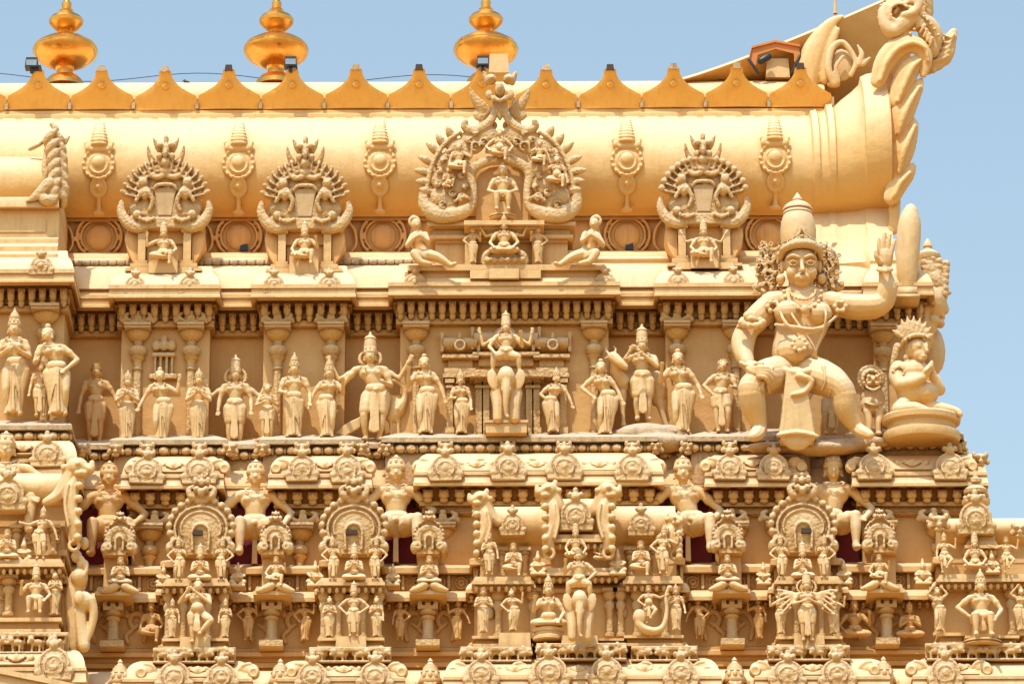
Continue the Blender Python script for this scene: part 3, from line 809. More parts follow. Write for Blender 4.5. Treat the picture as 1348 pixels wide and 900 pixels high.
up('four armed crowned god statue standing before the peacock', 490, 582, 462, .55, pose='sway', sway=.05, la='side', ra='hold', hat='kirita', garb='dhoti', extra=((-1, ((.15, .02, -.12), (.22, .05, .06))), (1, ((.13, .02, -.10), (.20, .05, .08)))), wide=1.2, halo=.09)
up('woman statue with hand raised to the right of the peacock', 560, 573, 473, .66, pose='sway', sway=.04, fem=True, la='raise', ra='side', hat='bun')
up('slim woman statue with hands lowered left of the elephant rider', 607, 572, 497, .7, pose='sway', sway=.03, fem=True, la='hold', ra='down', hat='cone')
up('woman statue in profile right of the elephant rider', 728, 571, 494, .7, pose='sway', sway=-.08, fem=True, la='hip', ra='side', hat='cone', headturn=35)
up('woman statue leaning beside the cow with hand on hip', 796, 575, 480, .66, pose='sway', sway=.09, fem=True, la='hip', ra='side', hat='bun')
up('flute player statue with tall crown standing on a rock before the cow', 846, 556, 450, .55, pose='stand', la='flute', ra='flute2', hat='kirita', garb='dhoti', wide=1.1)
up('woman statue with lotus bud at the foot of the flute player rock', 897, 573, 468, .64, pose='sway', sway=.06, fem=True, la='raise', ra='side', hat='bun', wide=1.05)
up('small statue of a youth left of the giant guardian', 951, 572, 478, .62, pose='sway', sway=-.04, la='hip', ra='hold', hat='curls', garb='short', wide=.95)

# ---- flute, lotus and other small things
def fluteobj():
    t = Clay(846, 556); root = thing('flute', 'short flute held by the crowned player on the rock', 'flute', P(846, 556, .75))
    t.fr = (740, 380, 3.75)
    t.stroke([(318, 352, 5), (400, 318, 5)], d=.10); t.build('flute_tube', STAT, root, vox=.008)
fluteobj()
# ---- rock mounds
def rock(label, ax, ay, d, lumps):
    root = thing('rock_mound', label, 'rock', P(ax, ay, d)); c = Clay(ax, ay)
    for x, y, rx, ry, dd in lumps: c.e(x, y, rx, ry, rx * .35, dd, small=False)
    c.build('rock_surface', DIRTY, root, vox=.02, it=3)
rock('low rounded rock mound under the flute player and cow', 862, 583, .62, [(850, 574, 42, 16, 0), (880, 572, 30, 12, .02), (900, 582, 26, 10, .04), (835, 582, 30, 12, .02), (865, 584, 45, 12, .08)])
rock('small rock mound beside the peacock legs', 560, 583, .66, [(555, 580, 24, 9, .02), (570, 583, 18, 7, .04), (535, 584, 30, 7, 0)])
# ---- peacock
def peacock():
    root = thing('peacock_statue', 'peacock statue curving its long neck behind the four armed god', 'peacock', P(515, 582, .45))
    c = Clay(515, 582, (260, 380, 3.75))
    c.e(965, 600, 50, 62, 34, .0, -20, small=False); c.e(940, 570, 40, 40, 30)
    c.stroke([(985, 600, 38, 0), (1018, 545, 17, .02), (1016, 495, 13, .04), (985, 462, 12, .06), (945, 458, 14, .08), (925, 475, 14, .09)], sub=4)
    c.stroke([(925, 475, 9, .1), (912, 500, 3, .11)])
    c.stroke([(950, 650, 11), (955, 700, 9), (955, 745, 10)]); c.stroke([(985, 650, 11), (988, 700, 9), (990, 745, 10)])
    for k in range(5): c.stroke([(900, 600 + k * 6, 14), (780, 655 + k * 9, 12), (665 + k * 14, 725 + k * 3, 6)], d=-.05 + .0 * k)
    c.build('body', STAT, root, vox=.012)
    c = Clay(515, 582, (260, 380, 3.75))
    for k in range(5): c.stroke([(800, 640 + k * 10, 7), (735, 670 + k * 12, 6), (690 + k * 12, 712 + k * 6, 4)], d=.03)
    c.build('tail_feathers', STAT, root, vox=.010)
peacock()
# ---- cow
def cow():
    root = thing('cow_statue', 'horned cow statue looking over the shoulder of the woman', 'cow', P(825, 565, .48))
    c = Clay(825, 565, (740, 380, 3.75))
    c.e(400, 480, 110, 75, 60, -.10, small=False); c.e(470, 500, 50, 90, 50, -.12, 0)
    c.stroke([(300, 470, 50, -.02), (270, 420, 34, .06), (268, 370, 30, .12)])
    c.stroke([(255, 345, 30, .15), (290, 375, 24, .20), (312, 392, 17, .22)])
    c.stroke([(235, 330, 9, .12), (220, 312, 6, .12), (222, 292, 4, .12)]); c.stroke([(262, 322, 9, .12), (268, 305, 6, .12), (256, 290, 4, .12)])
    c.stroke([(232, 345, 9, .12), (212, 352, 5, .1)])
    c.stroke([(300, 520, 24), (300, 600, 12), (303, 680, 10)]); c.stroke([(480, 560, 26, -.1), (500, 640, 15, -.1), (520, 700, 12, -.1)])
    c.e(303, 672, 16, 10, 12)
    c.build('body', STAT, root, vox=.013)
cow()
# ---- elephant rider on his plinth, in front of the relief shrine
def elephant(name, label, ax, ay, d, fr, ox, oy, s, trunk_mid=0):
    root = thing(name, label, 'elephant', P(ax, ay, d)); c = Clay(ax, ay, fr)
    def T(pts): return [(ox + p[0] * s, oy + p[1] * s, p[2] * s) + tuple(p[3:]) for p in pts]
    k = s / fr[2] / 100
    def E(x, y, rx, ry, rd, dd=0, rot=0): c.e(ox + x * s, oy + y * s, rx * s, ry * s, rd * s, dd * k, rot, small=False)
    E(0, 75, 62, 62, 70, -45); E(0, 14, 46, 48, 40, 28); E(0, -14, 36, 26, 30, 24)
    for sx in (-1, 1):
        c.stroke([(ox + sx * 48 * s, oy + 90 * s, 34 * s, -20 * k), (ox + sx * 42 * s, oy + 150 * s, 27 * s, 0), (ox + sx * 42 * s, oy + 215 * s, 25 * s, 5 * k)])
        E(sx * 42, 222, 23, 10, 24, 6)
        E(sx * 66, 25, 28, 52, 6, 12, sx * -12)
        c.stroke([(ox + sx * 18 * s, oy + 48 * s, 6 * s, 42 * k), (ox + sx * 22 * s, oy + 75 * s, 4 * s, 60 * k)])
        E(sx * 20, 18, 5, 4, 4, 54)
    c.stroke(T([(0, 30, 28, 40 * k), (0, 80, 20, 56 * k), (-3, 140, 14, 58 * k), (0, 195, 9, 50 * k), (8, 205, 8, 55 * k)]), sub=4)
    c.build('body', STAT, root, vox=.010 if s < 1.2 else .012)
    m = Clay(ax, ay, fr)
    m.tor(ox, oy - 8 * s, 26 * s, 5 * s, 42 * k, 12, 200, 340); m.b(ox - 30 * s, ox + 30 * s, oy + 2 * s, oy - 30 * s, -.2, .0)
    m.build('harness', STAT, root, vox=.01)
    return root
elephant('elephant_statue', 'white elephant statue facing out on the pale plinth', 666, 566, 1.08, (520, 380, 3.75), 548, 430, .98)
m = MB(); r_ = thing('statue_plinth', 'pale block plinth under the elephant statue', 'plinth', P(666, 572, .8)); 
m.box(-.265, .265, -.4, .26, -.14, 0); m.box(-.28, .28, -.42, .28, -.01, .025); m.build('plinth_block', CREAM, r_); r_.location.z = zz(555.5, 1.0) - .02
figure('rider_statue', 'four armed rider statue seated on the white elephant', 666, 476, 50, .86, pose='ride', la='knee', ra='raise', hat='kirita', extra=((-1, ((.17, 0, -.12), (.20, .02, .08))), (1, ((.17, 0, -.12), (.20, .02, .08)))), group=None, wide=1.15)
# ---- relief shrine behind the elephant rider
def relief_shrine():
    root = thing('relief_shrine', 'shallow relief shrine on the wall behind the elephant rider', 'shrine', P(666, 572, .46))
    L0 = tuple(root.location)
    def pb(m, x0, x1, y0, y1, d0, d1): m.pbox(x0, x1, y0, y1, d0, d1)
    m = MB()
    for x0, x1 in ((583, 628), (704, 749)):
        pb(m, x0, x1, 491, 496, .4, .62); pb(m, x0 + 2, x1 - 2, 484, 491, .4, .56)
    pb(m, 620, 714, 486, 491, .4, .72); pb(m, 618, 716, 491, 495, .4, .76); pb(m, 624, 710, 495, 500, .4, .66)
    m.build('cornice', ORN, root, world=True)
    for x in (592, 630, 640, 696, 706, 741):
        m = MB()
        pb(m, x - 4, x + 4, 503, 572, .4, .58); pb(m, x - 6, x + 6, 498, 503, .4, .62); pb(m, x - 5, x + 5, 507, 510, .4, .61); pb(m, x - 6, x + 6, 562, 572, .4, .62)
        m.build('pilaster', ORN, root, world=True)
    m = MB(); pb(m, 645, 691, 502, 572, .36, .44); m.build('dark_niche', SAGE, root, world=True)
    for x0, x1, y0, y1 in ((584, 628, 443, 462), (704, 748, 443, 462), (624, 708, 436, 459)):
        m = MB(); zc = zz((y0 + y1) / 2, .5); rz = (y1 - y0) / 188
        xa, xb = xx(x0, .5), xx(x1, .5); n = 10
        vs = []; 
        for x in (xa, xb):
            for i in range(n + 1):
                a = -PI / 2 + PI * i / n; vs.append((x, -.42 - .18 * math.cos(a), zc + rz * math.sin(a)))
        m.add(vs, [(i, i + 1, n + 2 + i, n + 1 + i) for i in range(n)] + [tuple(range(n + 1)), tuple(reversed(range(n + 1, 2 * n + 2)))])
        pb(m, x0 - 2, x1 + 2, y1 + 4, y1 + 8, .4, .60); pb(m, x0 + 6, x1 - 6, y1 + 8, y1 + 22, .4, .5)
        pb(m, x0 - 4, x0, y0 - 6, y1, .4, .56); pb(m, x1, x1 + 4, y0 - 6, y1, .4, .56)
        m.build('barrel_roof', ORN, root, world=True)
    for x, y, r in ((606, 455, 9), (727, 455, 9), (665, 448, 17)):
        c = Clay(666, 572)
        c.e(x, y, r, r, r * .4, .12, small=False); c.tor(x, y, r * .7, 1.6, .2 if r < 12 else .24, 14); c.stroke([(x, y - r, 3), (x, y - r - 6, 1.5)], d=.14)
        c.build('gable_shell', ORN, root, vox=.012)
relief_shrine()
# ---- small relief shrine behind the woman with raised hand
def little_relief(ax, ay):
    root = thing('relief_shrine', 'little domed relief shrine behind the woman with raised hand', 'shrine', P(ax, ay, .37)); c = Clay(ax, ay)
    for k in (-10, 0, 10): c.e(ax + k, 454, 6, 8, 5, .03, small=False)
    c.e(ax, 446, 5, 6, 4, .03); c.b(ax - 15, ax + 15, 462, 467, -.05, .09); c.b(ax - 18, ax + 18, 490, 496, -.05, .09)
    for k in (-11, -4, 4, 11): c.b(ax + k - 1.8, ax + k + 1.8, 467, 490, -.05, .06)
    c.build('shrine_front', ORN, root, vox=.011, it=1)
little_relief(215, 500)
# ---- pilasters (parts of the tower)
def pilaster(px, d, topy, boty, sc=1.0, cap_w=17.5, shaft=5.5, n=16, under=0):
    b = MB(); x = xx(px, d); top = zz(topy, d + .12); bot = zz(boty, d)
    u = sc / 100
    b.box(x - cap_w * u, x + cap_w * u, d - .05, d + .26 * sc, top - 3.2 * u, top + .5 * u)
    b.box(x - cap_w * u * .97, x + cap_w * u * .97, d - .05, d + .245 * sc, top - 6.5 * u, top - 3.2 * u, -.0)
    pr = [(cap_w * .92, -6.5), (cap_w * .82, -11), (cap_w * .55, -16), (6.0, -18), (5.5, -22), (5.8, -24), (10.5, -26), (12.2, -29.5), (11.5, -33), (8.5, -36), (8.2, -38), (10.0, -39), (8, -41.5), (6.2, -43), (shaft, -46), (shaft, -52), (shaft + 1.4, -53), (shaft + 1.4, -55), (shaft, -56)]
    b.lathe([(r * u, z * u * 1.06) for r, z in reversed(pr)], (x, -d - .02, top), n)
    s_ = MB(); h = top - 56 * u * 1.06 - bot
    s_.lathe([(shaft * u * 1.5, 0), (shaft * u * 1.5, .05), (shaft * u * 1.05, .06), (shaft * u, .12), (shaft * u * .96, h)], (x, -d - .02, bot), 8)
    o = tb(s_, 'pilaster', ORN, 30); tb(b, 'capital', ORN, 40, o)
    return o
for px in (182, 252, 366, 436, 548, 782, 891): pilaster(px, BA + .02 if px not in (548, 782) else BA + .08, 427, 583)
pilaster(968, BA, 427, 583); pilaster(1162, BA, 432, 583); pilaster(60, .97, 402, 560, 1.05); pilaster(-80, .97, 402, 560, 1.05)
# ================================================================ roof ornaments
# ---- kalasha finials
def finial(i, px, label):
    root = thing('finial', label, 'finial', P(px, 108, -1.45), 'gilded finials on the ridge')
    def L(name, prof_, mat=GOLD):
        m = MB(); m.lathe([(r / 100, z / 94) for r, z in prof_], (0, 0, 0), 40); m.build(name, mat, root, ang=30)
    L('base', [(27, -6), (27, 0), (25, 3), (20, 8), (12, 10), (11, 18), (13, 21), (11, 24)])
    L('large_bulb', [(12, 22), (20, 24), (33, 30), (42, 37), (44.5, 43), (45, 46), (43, 48), (43.5, 50), (41, 53), (30, 60), (15, 65), (11, 66)])
    L('collar', [(10, 65), (12, 67), (10, 69), (11, 71), (10, 74)], GOLD)
    L('small_bulb', [(10, 73), (16, 76), (23, 83), (24, 88), (21, 92), (13, 97), (9, 99), (10, 102), (7, 104)])
    L('spire', [(6, 103), (7, 112), (4, 116), (6, 124), (3, 132), (1, 150), (.2, 160)])
    return root
finial(0, 86, 'gilded stacked finial nearest the left edge, above the ridge'); finial(1, 364, 'gilded stacked finial in the middle of the ridge'); finial(2, 641, 'gilded stacked finial partly behind the central arch ornament')
# ---- floodlights on three crest tips
for px, lab in ((43, 'small floodlight box on the crest tip by the left finial'), (384, 'small floodlight box on the crest tip by the middle finial'), (637, 'small floodlight box beside the central arch crown')):
    r_ = thing('floodlight', lab, 'floodlight', P(px, 88, -.36), 'floodlights on the crest tips')
    m = MB(); m.box(-.09, .09, -.10, .06, .0, .14, .015); m.box(-.02, .02, -.02, .02, -.07, .0); m.build('housing', BLACK, r_)
    m = MB(); m.box(-.07, .07, .055, .068, .02, .10); m.build('lens', GLASS, r_)
# ---- cables and crow
m = Clay(); pts = [(P(-40 + 40 * i, 92 + 12 * math.sin(i * .41) ** 2 + i * .4, -3.5), .006) for i in range(18)]
m.chain(pts, 1, 5, 2); tag(m.build('cable', CABLE, remesh=False), 'thin sagging cable behind the ridge finials', 'cable')
r_ = thing('crow', 'small black crow perched on the ridge left of the middle finial', 'bird', P(249, 109, -1.3)); c = Clay(249, 109)
c.stroke([(243, 105, 1.2), (247, 107, 2.6), (251, 108.5, 1.6), (255, 111, .8)]); c.e(244, 104.5, 1.6, 1.6, 1.6); c.stroke([(243, 105, .6), (240, 106, .3)])
c.build('body', FEATHER, r_, remesh=False)
# ---- medallion pendants on the vault
def medallion_mesh():
    c = Clay(0, 215)
    for i in range(8):
        y = 156 + i * 4.6; w_ = (7, 8.2, 9, 9.8, 10.5, 11.2, 11.8, 11.6)[i]
        c.e(0, y, w_, 3.1, 5, .10 - .0 * i)
    c.stroke([(-12, 196, 5, .05), (12, 196, 5, .05)]); c.e(-15, 194, 4.5, 6, 5, .06, 0, 0); c.e(-18, 188, 2.4, 4, 3, .06, 0, 0)
    c.tor(0, 215, 20, 2.6, .05, 24)
    for k in range(16): a = R(k * 22.5); c.e(20 * math.cos(a), 215 - 20 * math.sin(a), 2.2, 2.2, 3, .065)
    c.tor(0, 215, 12.5, 1.1, .08, 20); c.e(0, 215, 18, 17, 4, .045, small=False); c.e(0, 213, 9, 8.5, 5, .075, small=False)
    c.tor(0, 215, 12, 1.2, .06, 20)
    c.tor(0, 245, 10, 2.4, .05, 16); c.e(0, 245, 9, 9, 3, .04); c.e(0, 245, 4, 4, 4, .07); c.stroke([(0, 254, 4, .02), (0, 262, 3, .02), (0, 272, 4, .02)])
    c.e(0, 274, 9, 3, 5, .02)
    # bend to the vault: push the ends back
    for V in c.V:
        z = V[:, 2]; py = 215 - z * 94
        V[:, 1] += np.where(py < 190, (190 - py) / 100 * .55 * np.clip((190 - py) / 36, 0, 1.4), 0) + np.where(py > 235, (py - 235) / 100 * .55, 0)
    return c.mesh('medallion', .011, 1)
mm = medallion_mesh(); mm.materials.append(ROOFM)
for i, (px, py, lab) in enumerate(((131, 214, 'round medallion pendant with ribbed stem, leftmost on the vault'), (315, 214, 'round medallion pendant between the two left dormers'), (501, 213, 'round medallion pendant just left of the great central arch'), (826, 212, 'round medallion pendant just right of the great central arch'), (1021, 210, 'round medallion pendant above the giant guardian, near the vault end'))):
    o = link('medallion', mm, None); o.location = P(px, py, .02); tag(o, lab, 'medallion', 'medallion pendants on the vault')
# ---- arched dormers with flame rims
def dormer(name, label, cx, cy, var, sc=1.0):
    """cx, cy: image position of the niche centre (250 in the drawing)"""
    AY = 345
    root = thing(name, label, 'dormer', P(cx, cy + 95, .45), 'arched dormers on the vault')
    X = 0
    def C(): return Clay(0, AY)
    c = C(); D = -.05
    # horseshoe body: fan lobes both sides
    for s_ in (-1, 1):
        for k in range(8):
            a = R(8 + k * 10.2); ca, sa = math.cos(a), math.sin(a); ro = 57 - 1.2 * k
            c.stroke([(s_ * 34 * ca, 262 - 36 * sa, 5.4, D + .01), (s_ * 47 * ca, 262 - 49 * sa, 5.2, D + .04), (s_ * ro * ca, 262 - (ro + 1) * sa - 4, 3.6, D + .09)], .8); c.stroke([(s_ * 38 * ca, 262 - 40 * sa, 1.5, D + .10), (s_ * 52 * ca, 261 - 54 * sa, 1.5, D + .12)])
            if var == 2: c.e(s_ * ro * ca, 258 - ro * sa, 5, 5, 5, D + .10)
        for k, (x, y, x2, y2, r) in ()and enumerate(((-36, 262, -57, 252, 4.6), (-37, 252, -55, 240, 4.8), (-35, 241, -50, 226, 4.8), (-30, 232, -42, 215, 4.6), (-24, 226, -32, 208, 4.4), (-17, 221, -21, 205, 4))):
            if var == 2: x2 *= 1.04; 
            c.stroke([(s_ * x, y, r + 1.6, D), (s_ * (x + x2) / 2, (y + y2) / 2, r + 2.2, D + .03), (s_ * x2, y2, r * .85, D + .08)], .8); c.stroke([(s_ * x, y, 1.6, D + .07), (s_ * (x + x2) / 2, (y + y2) / 2, 1.6, D + .10)])
            if var == 2: c.e(s_ * x2, y2, 4.6, 4.6, 4, D + .07)
        # volute boat
        c.stroke([(s_ * -57, 264, 4, D + .04), (s_ * -58, 276, 6, D + .04), (s_ * -50, 290, 8, D + .04), (s_ * -36, 297, 8.5, D + .04), (s_ * -22, 293, 7, D + .04), (s_ * -14, 280, 5.5, D + .03), (s_ * -15, 262, 5, D + .02), (s_ * -20, 246, 5, D)], .7, sub=4)
        c.e(s_ * -36, 281, 6.5, 6.5, 7, D + .08); c.e(s_ * -40, 288, 12, 7, 6, D)
        # small rider on the scroll
        c.e(s_ * -29, 238, 6.5, 7, 7, D + .10); c.e(s_ * -26, 252, 7.5, 10, 8, D + .08); c.stroke([(s_ * -22, 250, 3.5, D + .13), (s_ * -16, 262, 3, D + .12), (s_ * -20, 274, 3, D + .1)]); c.stroke([(s_ * -31, 250, 3, D + .12), (s_ * -38, 262, 2.8, D + .1)])
        c.stroke([(s_ * -3, 229, 4, D + .08), (s_ * -12, 231, 4.5, D + .08), (s_ * -22, 226, 4, D + .06), (s_ * -27, 216, 3, D + .05)])
        # crown leaves
        c.stroke([(s_ * -5, 216, 5, D + .02), (s_ * -16, 211, 5, D + .04), (s_ * -22, 200, 3.4, D + .08), (s_ * -24, 189, 1.4, D + .12)], .7)
        c.stroke([(s_ * -4, 200, 4.5, D + .04), (s_ * -11, 190, 4.4, D + .08), (s_ * -17, 178, 1.2, D + .12)], .7)
        c.e(s_ * -7, 188, 4.6, 4.2, 5, D + .12); c.e(s_ * -8, 203, 5, 5, 5, D + .12)
        c.stroke([(s_ * -10, 219, 4, D + .06), (s_ * -20, 221, 3.4, D + .06), (s_ * -25, 213, 2.5, D + .08)])
    c.e(0, 248, 45, 42, 8, D - .02, small=False); c.e(0, 272, 50, 26, 8, D - .0, small=False); c.b(-34, 34, 284, 298, -.2, D + .09); c.tor(0, 262, 40, 1.8, D + .07, 22, 10, 170)
    for s_ in (-1, 1):
        for k in range(7): a = R(12 + k * 12); c.tor(s_ * 33 * math.cos(a) * 1.1, 254 - 36 * math.sin(a), 3.6, 1.8, D + .09, 8)
        for k in range(5): c.e(s_ * (14 + k * 4.5), 286 + (2 - abs(k - 2)) * 1.5, 2.4, 3, 3, D + .12)
    c.e(0, 196, 6, 12, 8, D + .08); c.e(0, 212, 7, 7, 9, D + .10); c.e(0, 180, 3.6, 7, 4, D + .08); c.e(0, 199, 3.4, 6, 4, D + .18); c.e(0, 224, 10, 7, 8, D + .06)
    c.build('flame_arch', ORN, root, vox=.0105, it=1)
    # niche opening framed
    c = C(); c.stroke([(-15, 247, 2.4, .03), (-9, 241, 2.8, .05), (9, 241, 2.8, .05), (15, 247, 2.4, .03)]); 
    c.stroke([(-14, 248, 1.5, .02), (-10, 262, 1.4, .02), (-8, 278, 1.4, .02)], mir=0)
    c.build('niche_frame', ORN, root, vox=.010, it=1)
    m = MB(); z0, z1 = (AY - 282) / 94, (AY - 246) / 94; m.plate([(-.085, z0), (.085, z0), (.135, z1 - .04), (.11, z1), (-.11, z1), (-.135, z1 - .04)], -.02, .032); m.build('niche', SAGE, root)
    # posts, back vault and plinth
    Z = lambda y: (AY - y) / 94
    m = MB()
    for s_ in (-1, 1):
        a, b_ = sorted((s_ * .25, s_ * .35)); m.box(a, b_, -.2, -.02, Z(343), Z(303)); m.box(a - .03, b_ + .03, -.2, .0, Z(303), Z(298)); m.box(a - .03, b_ + .03, -.2, .0, Z(345), Z(341))
    m.box(-.24, .24, -.5, -.16, Z(345), Z(296)); m.box(-.44, .44, -.5, .04, Z(352), Z(346)); m.box(-.38, .38, -.5, .08, Z(362), Z(353)); m.box(-.50, .50, -.5, .06, Z(357), Z(353))
    m.box(-.19, .19, -.2, .12, Z(362), Z(338))
    m.build('plinth', CREAM, root)
    m = MB()   # short cross vault that carries the arch
    n = 18; pr = []
    for i in range(n + 1):
        a = R(-60 + 300 * i / n); pr.append((.50 * math.cos(a), Z(270) + .46 * math.sin(a) - .08))
    vs = [(x, .12, z) for x, z in pr] + [(x, .85, z) for x, z in pr]
    m.add(vs, [(i, i + 1, n + 2 + i, n + 1 + i) for i in range(n)] + [tuple(range(n + 1))]); m.build('cross_vault', WALLM, root)
    for s_ in (-1, 1):
        m = MB(); pts = [(s_ * x / 100, Z(y)) for x, y in ((36, 300), (52, 300), (53, 310), (47, 328), (40, 341), (36, 344))]
        if s_ < 0: pts = pts[::-1]
        m.plate(pts, -.5, -.10); m.build('buttress', NECKM, root)
    root.scale = (sc, sc, sc)
    return root
dormer('arched_dormer', 'flame rimmed arched dormer on the left of the vault, seated figure below', 216, 250, 0)
dormer('arched_dormer', 'flame rimmed arched dormer just left of the great central arch', 401, 252, 1)
dormer('arched_dormer', 'arched dormer with ball tipped lobes right of the great central arch', 928, 246, 2, .98)
for px, lab, kw in ((215, 'seated deity statue with raised hand under the leftmost dormer', dict(la='up', ra='knee', pose='royal')), (401, 'seated deity statue with one leg folded under the second dormer', dict(la='knee', ra='raise', pose='royal')), (927, 'seated four armed deity statue under the right dormer', dict(la='knee', ra='knee', pose='royal', extra=((-1, 'back2'), (1, 'back2'))))):
    figure('seated_statue', lab, px, 346, 44, .62, hat='kirita', wide=1.15, group='seated statues under the dormers', **kw)
# ---- the great central arch
def great_arch():
    AX, AY, F = 659, 350, (520, 60, 2.813)
    root = thing('great_arch', 'great central horseshoe arch with spiked rim and monster mask on top', 'arch', P(AX, AY, .62))
    M = 391
    c = Clay(AX, AY, F)
    # horseshoe band
    for s_, off in ((0, 0), (1, 0)):
        mx = (lambda x: 2 * M - x) if s_ else (lambda x: x)
        c.stroke([(mx(105), 545, 16, .05), (mx(112), 590, 24, .05), (mx(150), 622, 32, .05), (mx(205), 628, 30, .05), (mx(262), 610, 26, .05), (mx(290), 575, 16, .05), (mx(290), 520, 15, .04), (mx(282), 480, 18, .03), (mx(300), 445, 20, .03), (mx(345), 425, 20, .03), (M, 420, 20, .03)], .65, sub=4, n=10)
        for k, (x, y, rr) in enumerate(((165, 560, 38), (175, 500, 44), (200, 440, 52), (240, 390, 52), (290, 350, 50), (340, 330, 44), (250, 450, 40), (230, 520, 45), (205, 580, 34))):
            c.e(mx(x), y, rr, rr, 18, .02, small=False)
        c.stroke([(mx(118), 545, 8, .06), (mx(128), 480, 9, .06), (mx(150), 415, 9, .06), (mx(190), 355, 9, .06), (mx(240), 318, 9, .06)], sub=4)
        for (x, y, x2, y2) in ((130, 540, 92, 530), (126, 503, 78, 500), (128, 468, 72, 458), (140, 430, 88, 408), (158, 392, 118, 355), (180, 362, 155, 322), (212, 335, 193, 292)):
            c.stroke([(mx(x), y, 15, .02), (mx((x + x2) / 2), (y + y2) / 2, 16, .06), (mx(x2), y2, 4, .08)], .8)
        # scroll of the crown
        c.stroke([(mx(372), 190, 10, .06), (mx(372), 230, 13, .06), (mx(358), 270, 17, .06), (mx(325), 300, 19, .06), (mx(285), 310, 19, .06), (mx(260), 295, 16, .07), (mx(262), 278, 12, .09)], .8, sub=4)
        # wings / ears of the mask
        c.stroke([(mx(350), 240, 22, -.05), (mx(318), 215, 24, -.02), (mx(292), 180, 14, .02), (mx(280), 150, 5, .05)], .6)
        c.stroke([(mx(345), 130, 12, .1), (mx(335), 100, 10, .1), (mx(330), 88, 4, .12)])
        c.e(mx(358), 118, 22, 20, 20, .16, small=False); c.e(mx(360), 112, 9, 8, 8, .24)
        c.e(mx(352), 178, 16, 20, 14, .16); c.e(mx(368), 192, 8, 12, 8, .2)
        c.e(mx(318), 250, 30, 24, 10, -.03); c.e(mx(345), 290, 40, 24, 10, -.04)
        # leaf tendrils on the band
        for (x, y, r_, a) in ((300, 370, 16, 0), (265, 412, 12, 60), (330, 352, 12, 30), (250, 560, 14, 0), (215, 545, 12, 90), (275, 345, 10, 40), (180, 420, 10, 0), (165, 460, 10, 200), (160, 510, 10, 100), (200, 385, 10, 160), (245, 480, 10, 60), (262, 520, 9, 10), (300, 320, 9, 0), (345, 385, 10, 100), (178, 588, 12, 30)):
            c.tor(mx(x), y, r_, 4.4, .105, 10, a, a + 270); c.e(mx(x), y, 4, 4, 5, .12)
        for k in range(6): c.e(mx(225 + k * 11), 560 + (k - 3) ** 2 * 1.6, 6, 8, 8, .10)
    c.e(M, 160, 20, 30, 22, .16, small=False); c.e(M, 150, 10, 18, 14, .24); c.e(M, 215, 13, 60, 14, .04); c.stroke([(M - 22, 185, 7, .2), (M, 200, 8, .22), (M + 22, 185, 7, .2)])
    c.build('horseshoe_band', ORN, root, vox=.0125, it=1)
    m = MB(); Q = Clay(AX, AY, F); 
    a = Q.q(350, 100, 0); b_ = Q.q(425, 28, 0); m.box(a[0], b_[0], -.22, .10, a[2], b_[2], .012); m.build('top_block', CREAM, root)
    # niche back and jambs
    m = MB(); pts = []
    for x, y in ((300, 640), (505, 640), (502, 560), (508, 500), (490, 462), (455, 440), (402, 432), (350, 440), (315, 462), (298, 500), (305, 560)):
        q = Q.q(x, y, 0); pts.append((q[0], q[2]))
    m.plate(pts, -.55, -.09); m.build('niche', WALLM, root)
    # platform, dais, mouldings and base
    m = MB()
    def fb(x0, x1, y0, y1, d0, d1):
        A_ = Q.q(x0, y1, d1); B_ = Q.q(x1, y0, d1); m.box(A_[0], B_[0], d0, d1, A_[2], B_[2])
    fb(258, 553, 648, 664, -.4, .30); fb(285, 525, 664, 680, -.4, .22)
    fb(130, 660, 664, 676, -.7, -.05); fb(120, 670, 652, 664, -.7, .02); fb(140, 650, 676, 700, -.7, -.10); fb(130, 660, 700, 712, -.7, -.04); fb(150, 640, 712, 728, -.7, -.1)
    fb(150, 640, 728, 812, -.7, -.14); fb(95, 700, 758, 812, -.7, -.17)
    fb(50, 775, 812, 832, -.7, .22); fb(280, 540, 832, 862, -.7, .25); fb(350, 460, 826, 862, -.7, .32); fb(40, 785, 838, 866, -.7, .15)
    fb(260, 300, 664, 812, -.2, -.05); fb(508, 548, 664, 812, -.2, -.05)
    m.build('platform', CREAM, root)
    c = Clay(AX, AY, F)   # lotus bracket under the niche, throne below
    for k in range(-4, 5): c.stroke([(405 + k * 18, 672, 9, .2), (405 + k * 13, 700, 7, .12), (405 + k * 9, 722, 4, .05)])
    c.stroke([(330, 800, 12, .18), (340, 775, 14, .2), (365, 760, 12, .2), (405, 752, 12, .2), (445, 760, 12, .2), (475, 778, 14, .2), (485, 800, 12, .18)], mir=None)
    c.b(325, 490, 785, 812, -.1, .22)
    for k in range(6): c.e(345 + k * 25, 795, 12, 10, 10, .24)
    c.build('throne', ORN, root, vox=.012, it=1)
    return root
great_arch()
G3 = 'statues set on the great central arch'
def ga(label, zx, zy, h, d, **k): return figure('arch_statue', label, 520 + zx / 2.813, 60 + zy / 2.813, h, d, group=G3, **k)
ga('seated sage statue reading in the horseshoe niche', 400, 632, 66, .72, pose='seat', la='belly', ra='belly', hat='bun', garb='sari', ped=(18, 4))
ga('squatting dwarf statue below the monster mask', 390, 425, 40, .76, pose='royal', la='akimbo', ra='akimbo', hat='curls', fat=.5)
ga('child statue climbing on the upper left curve of the arch', 238, 475, 40, .76, pose='royal', la='down', ra='up', hat='curls')
ga('little crouching statue low on the left curve of the arch', 200, 528, 26, .74, pose='kneel', la='hold', ra='hold', hat='bun')
ga('statue reclining on the upper right curve of the arch', 538, 445, 32, .76, pose='royal', la='up', ra='side', hat='curls')
ga('chubby child statue on the lower right curve of the arch', 602, 525, 40, .76, pose='royal', la='up', ra='down', hat='bun', fat=.3)
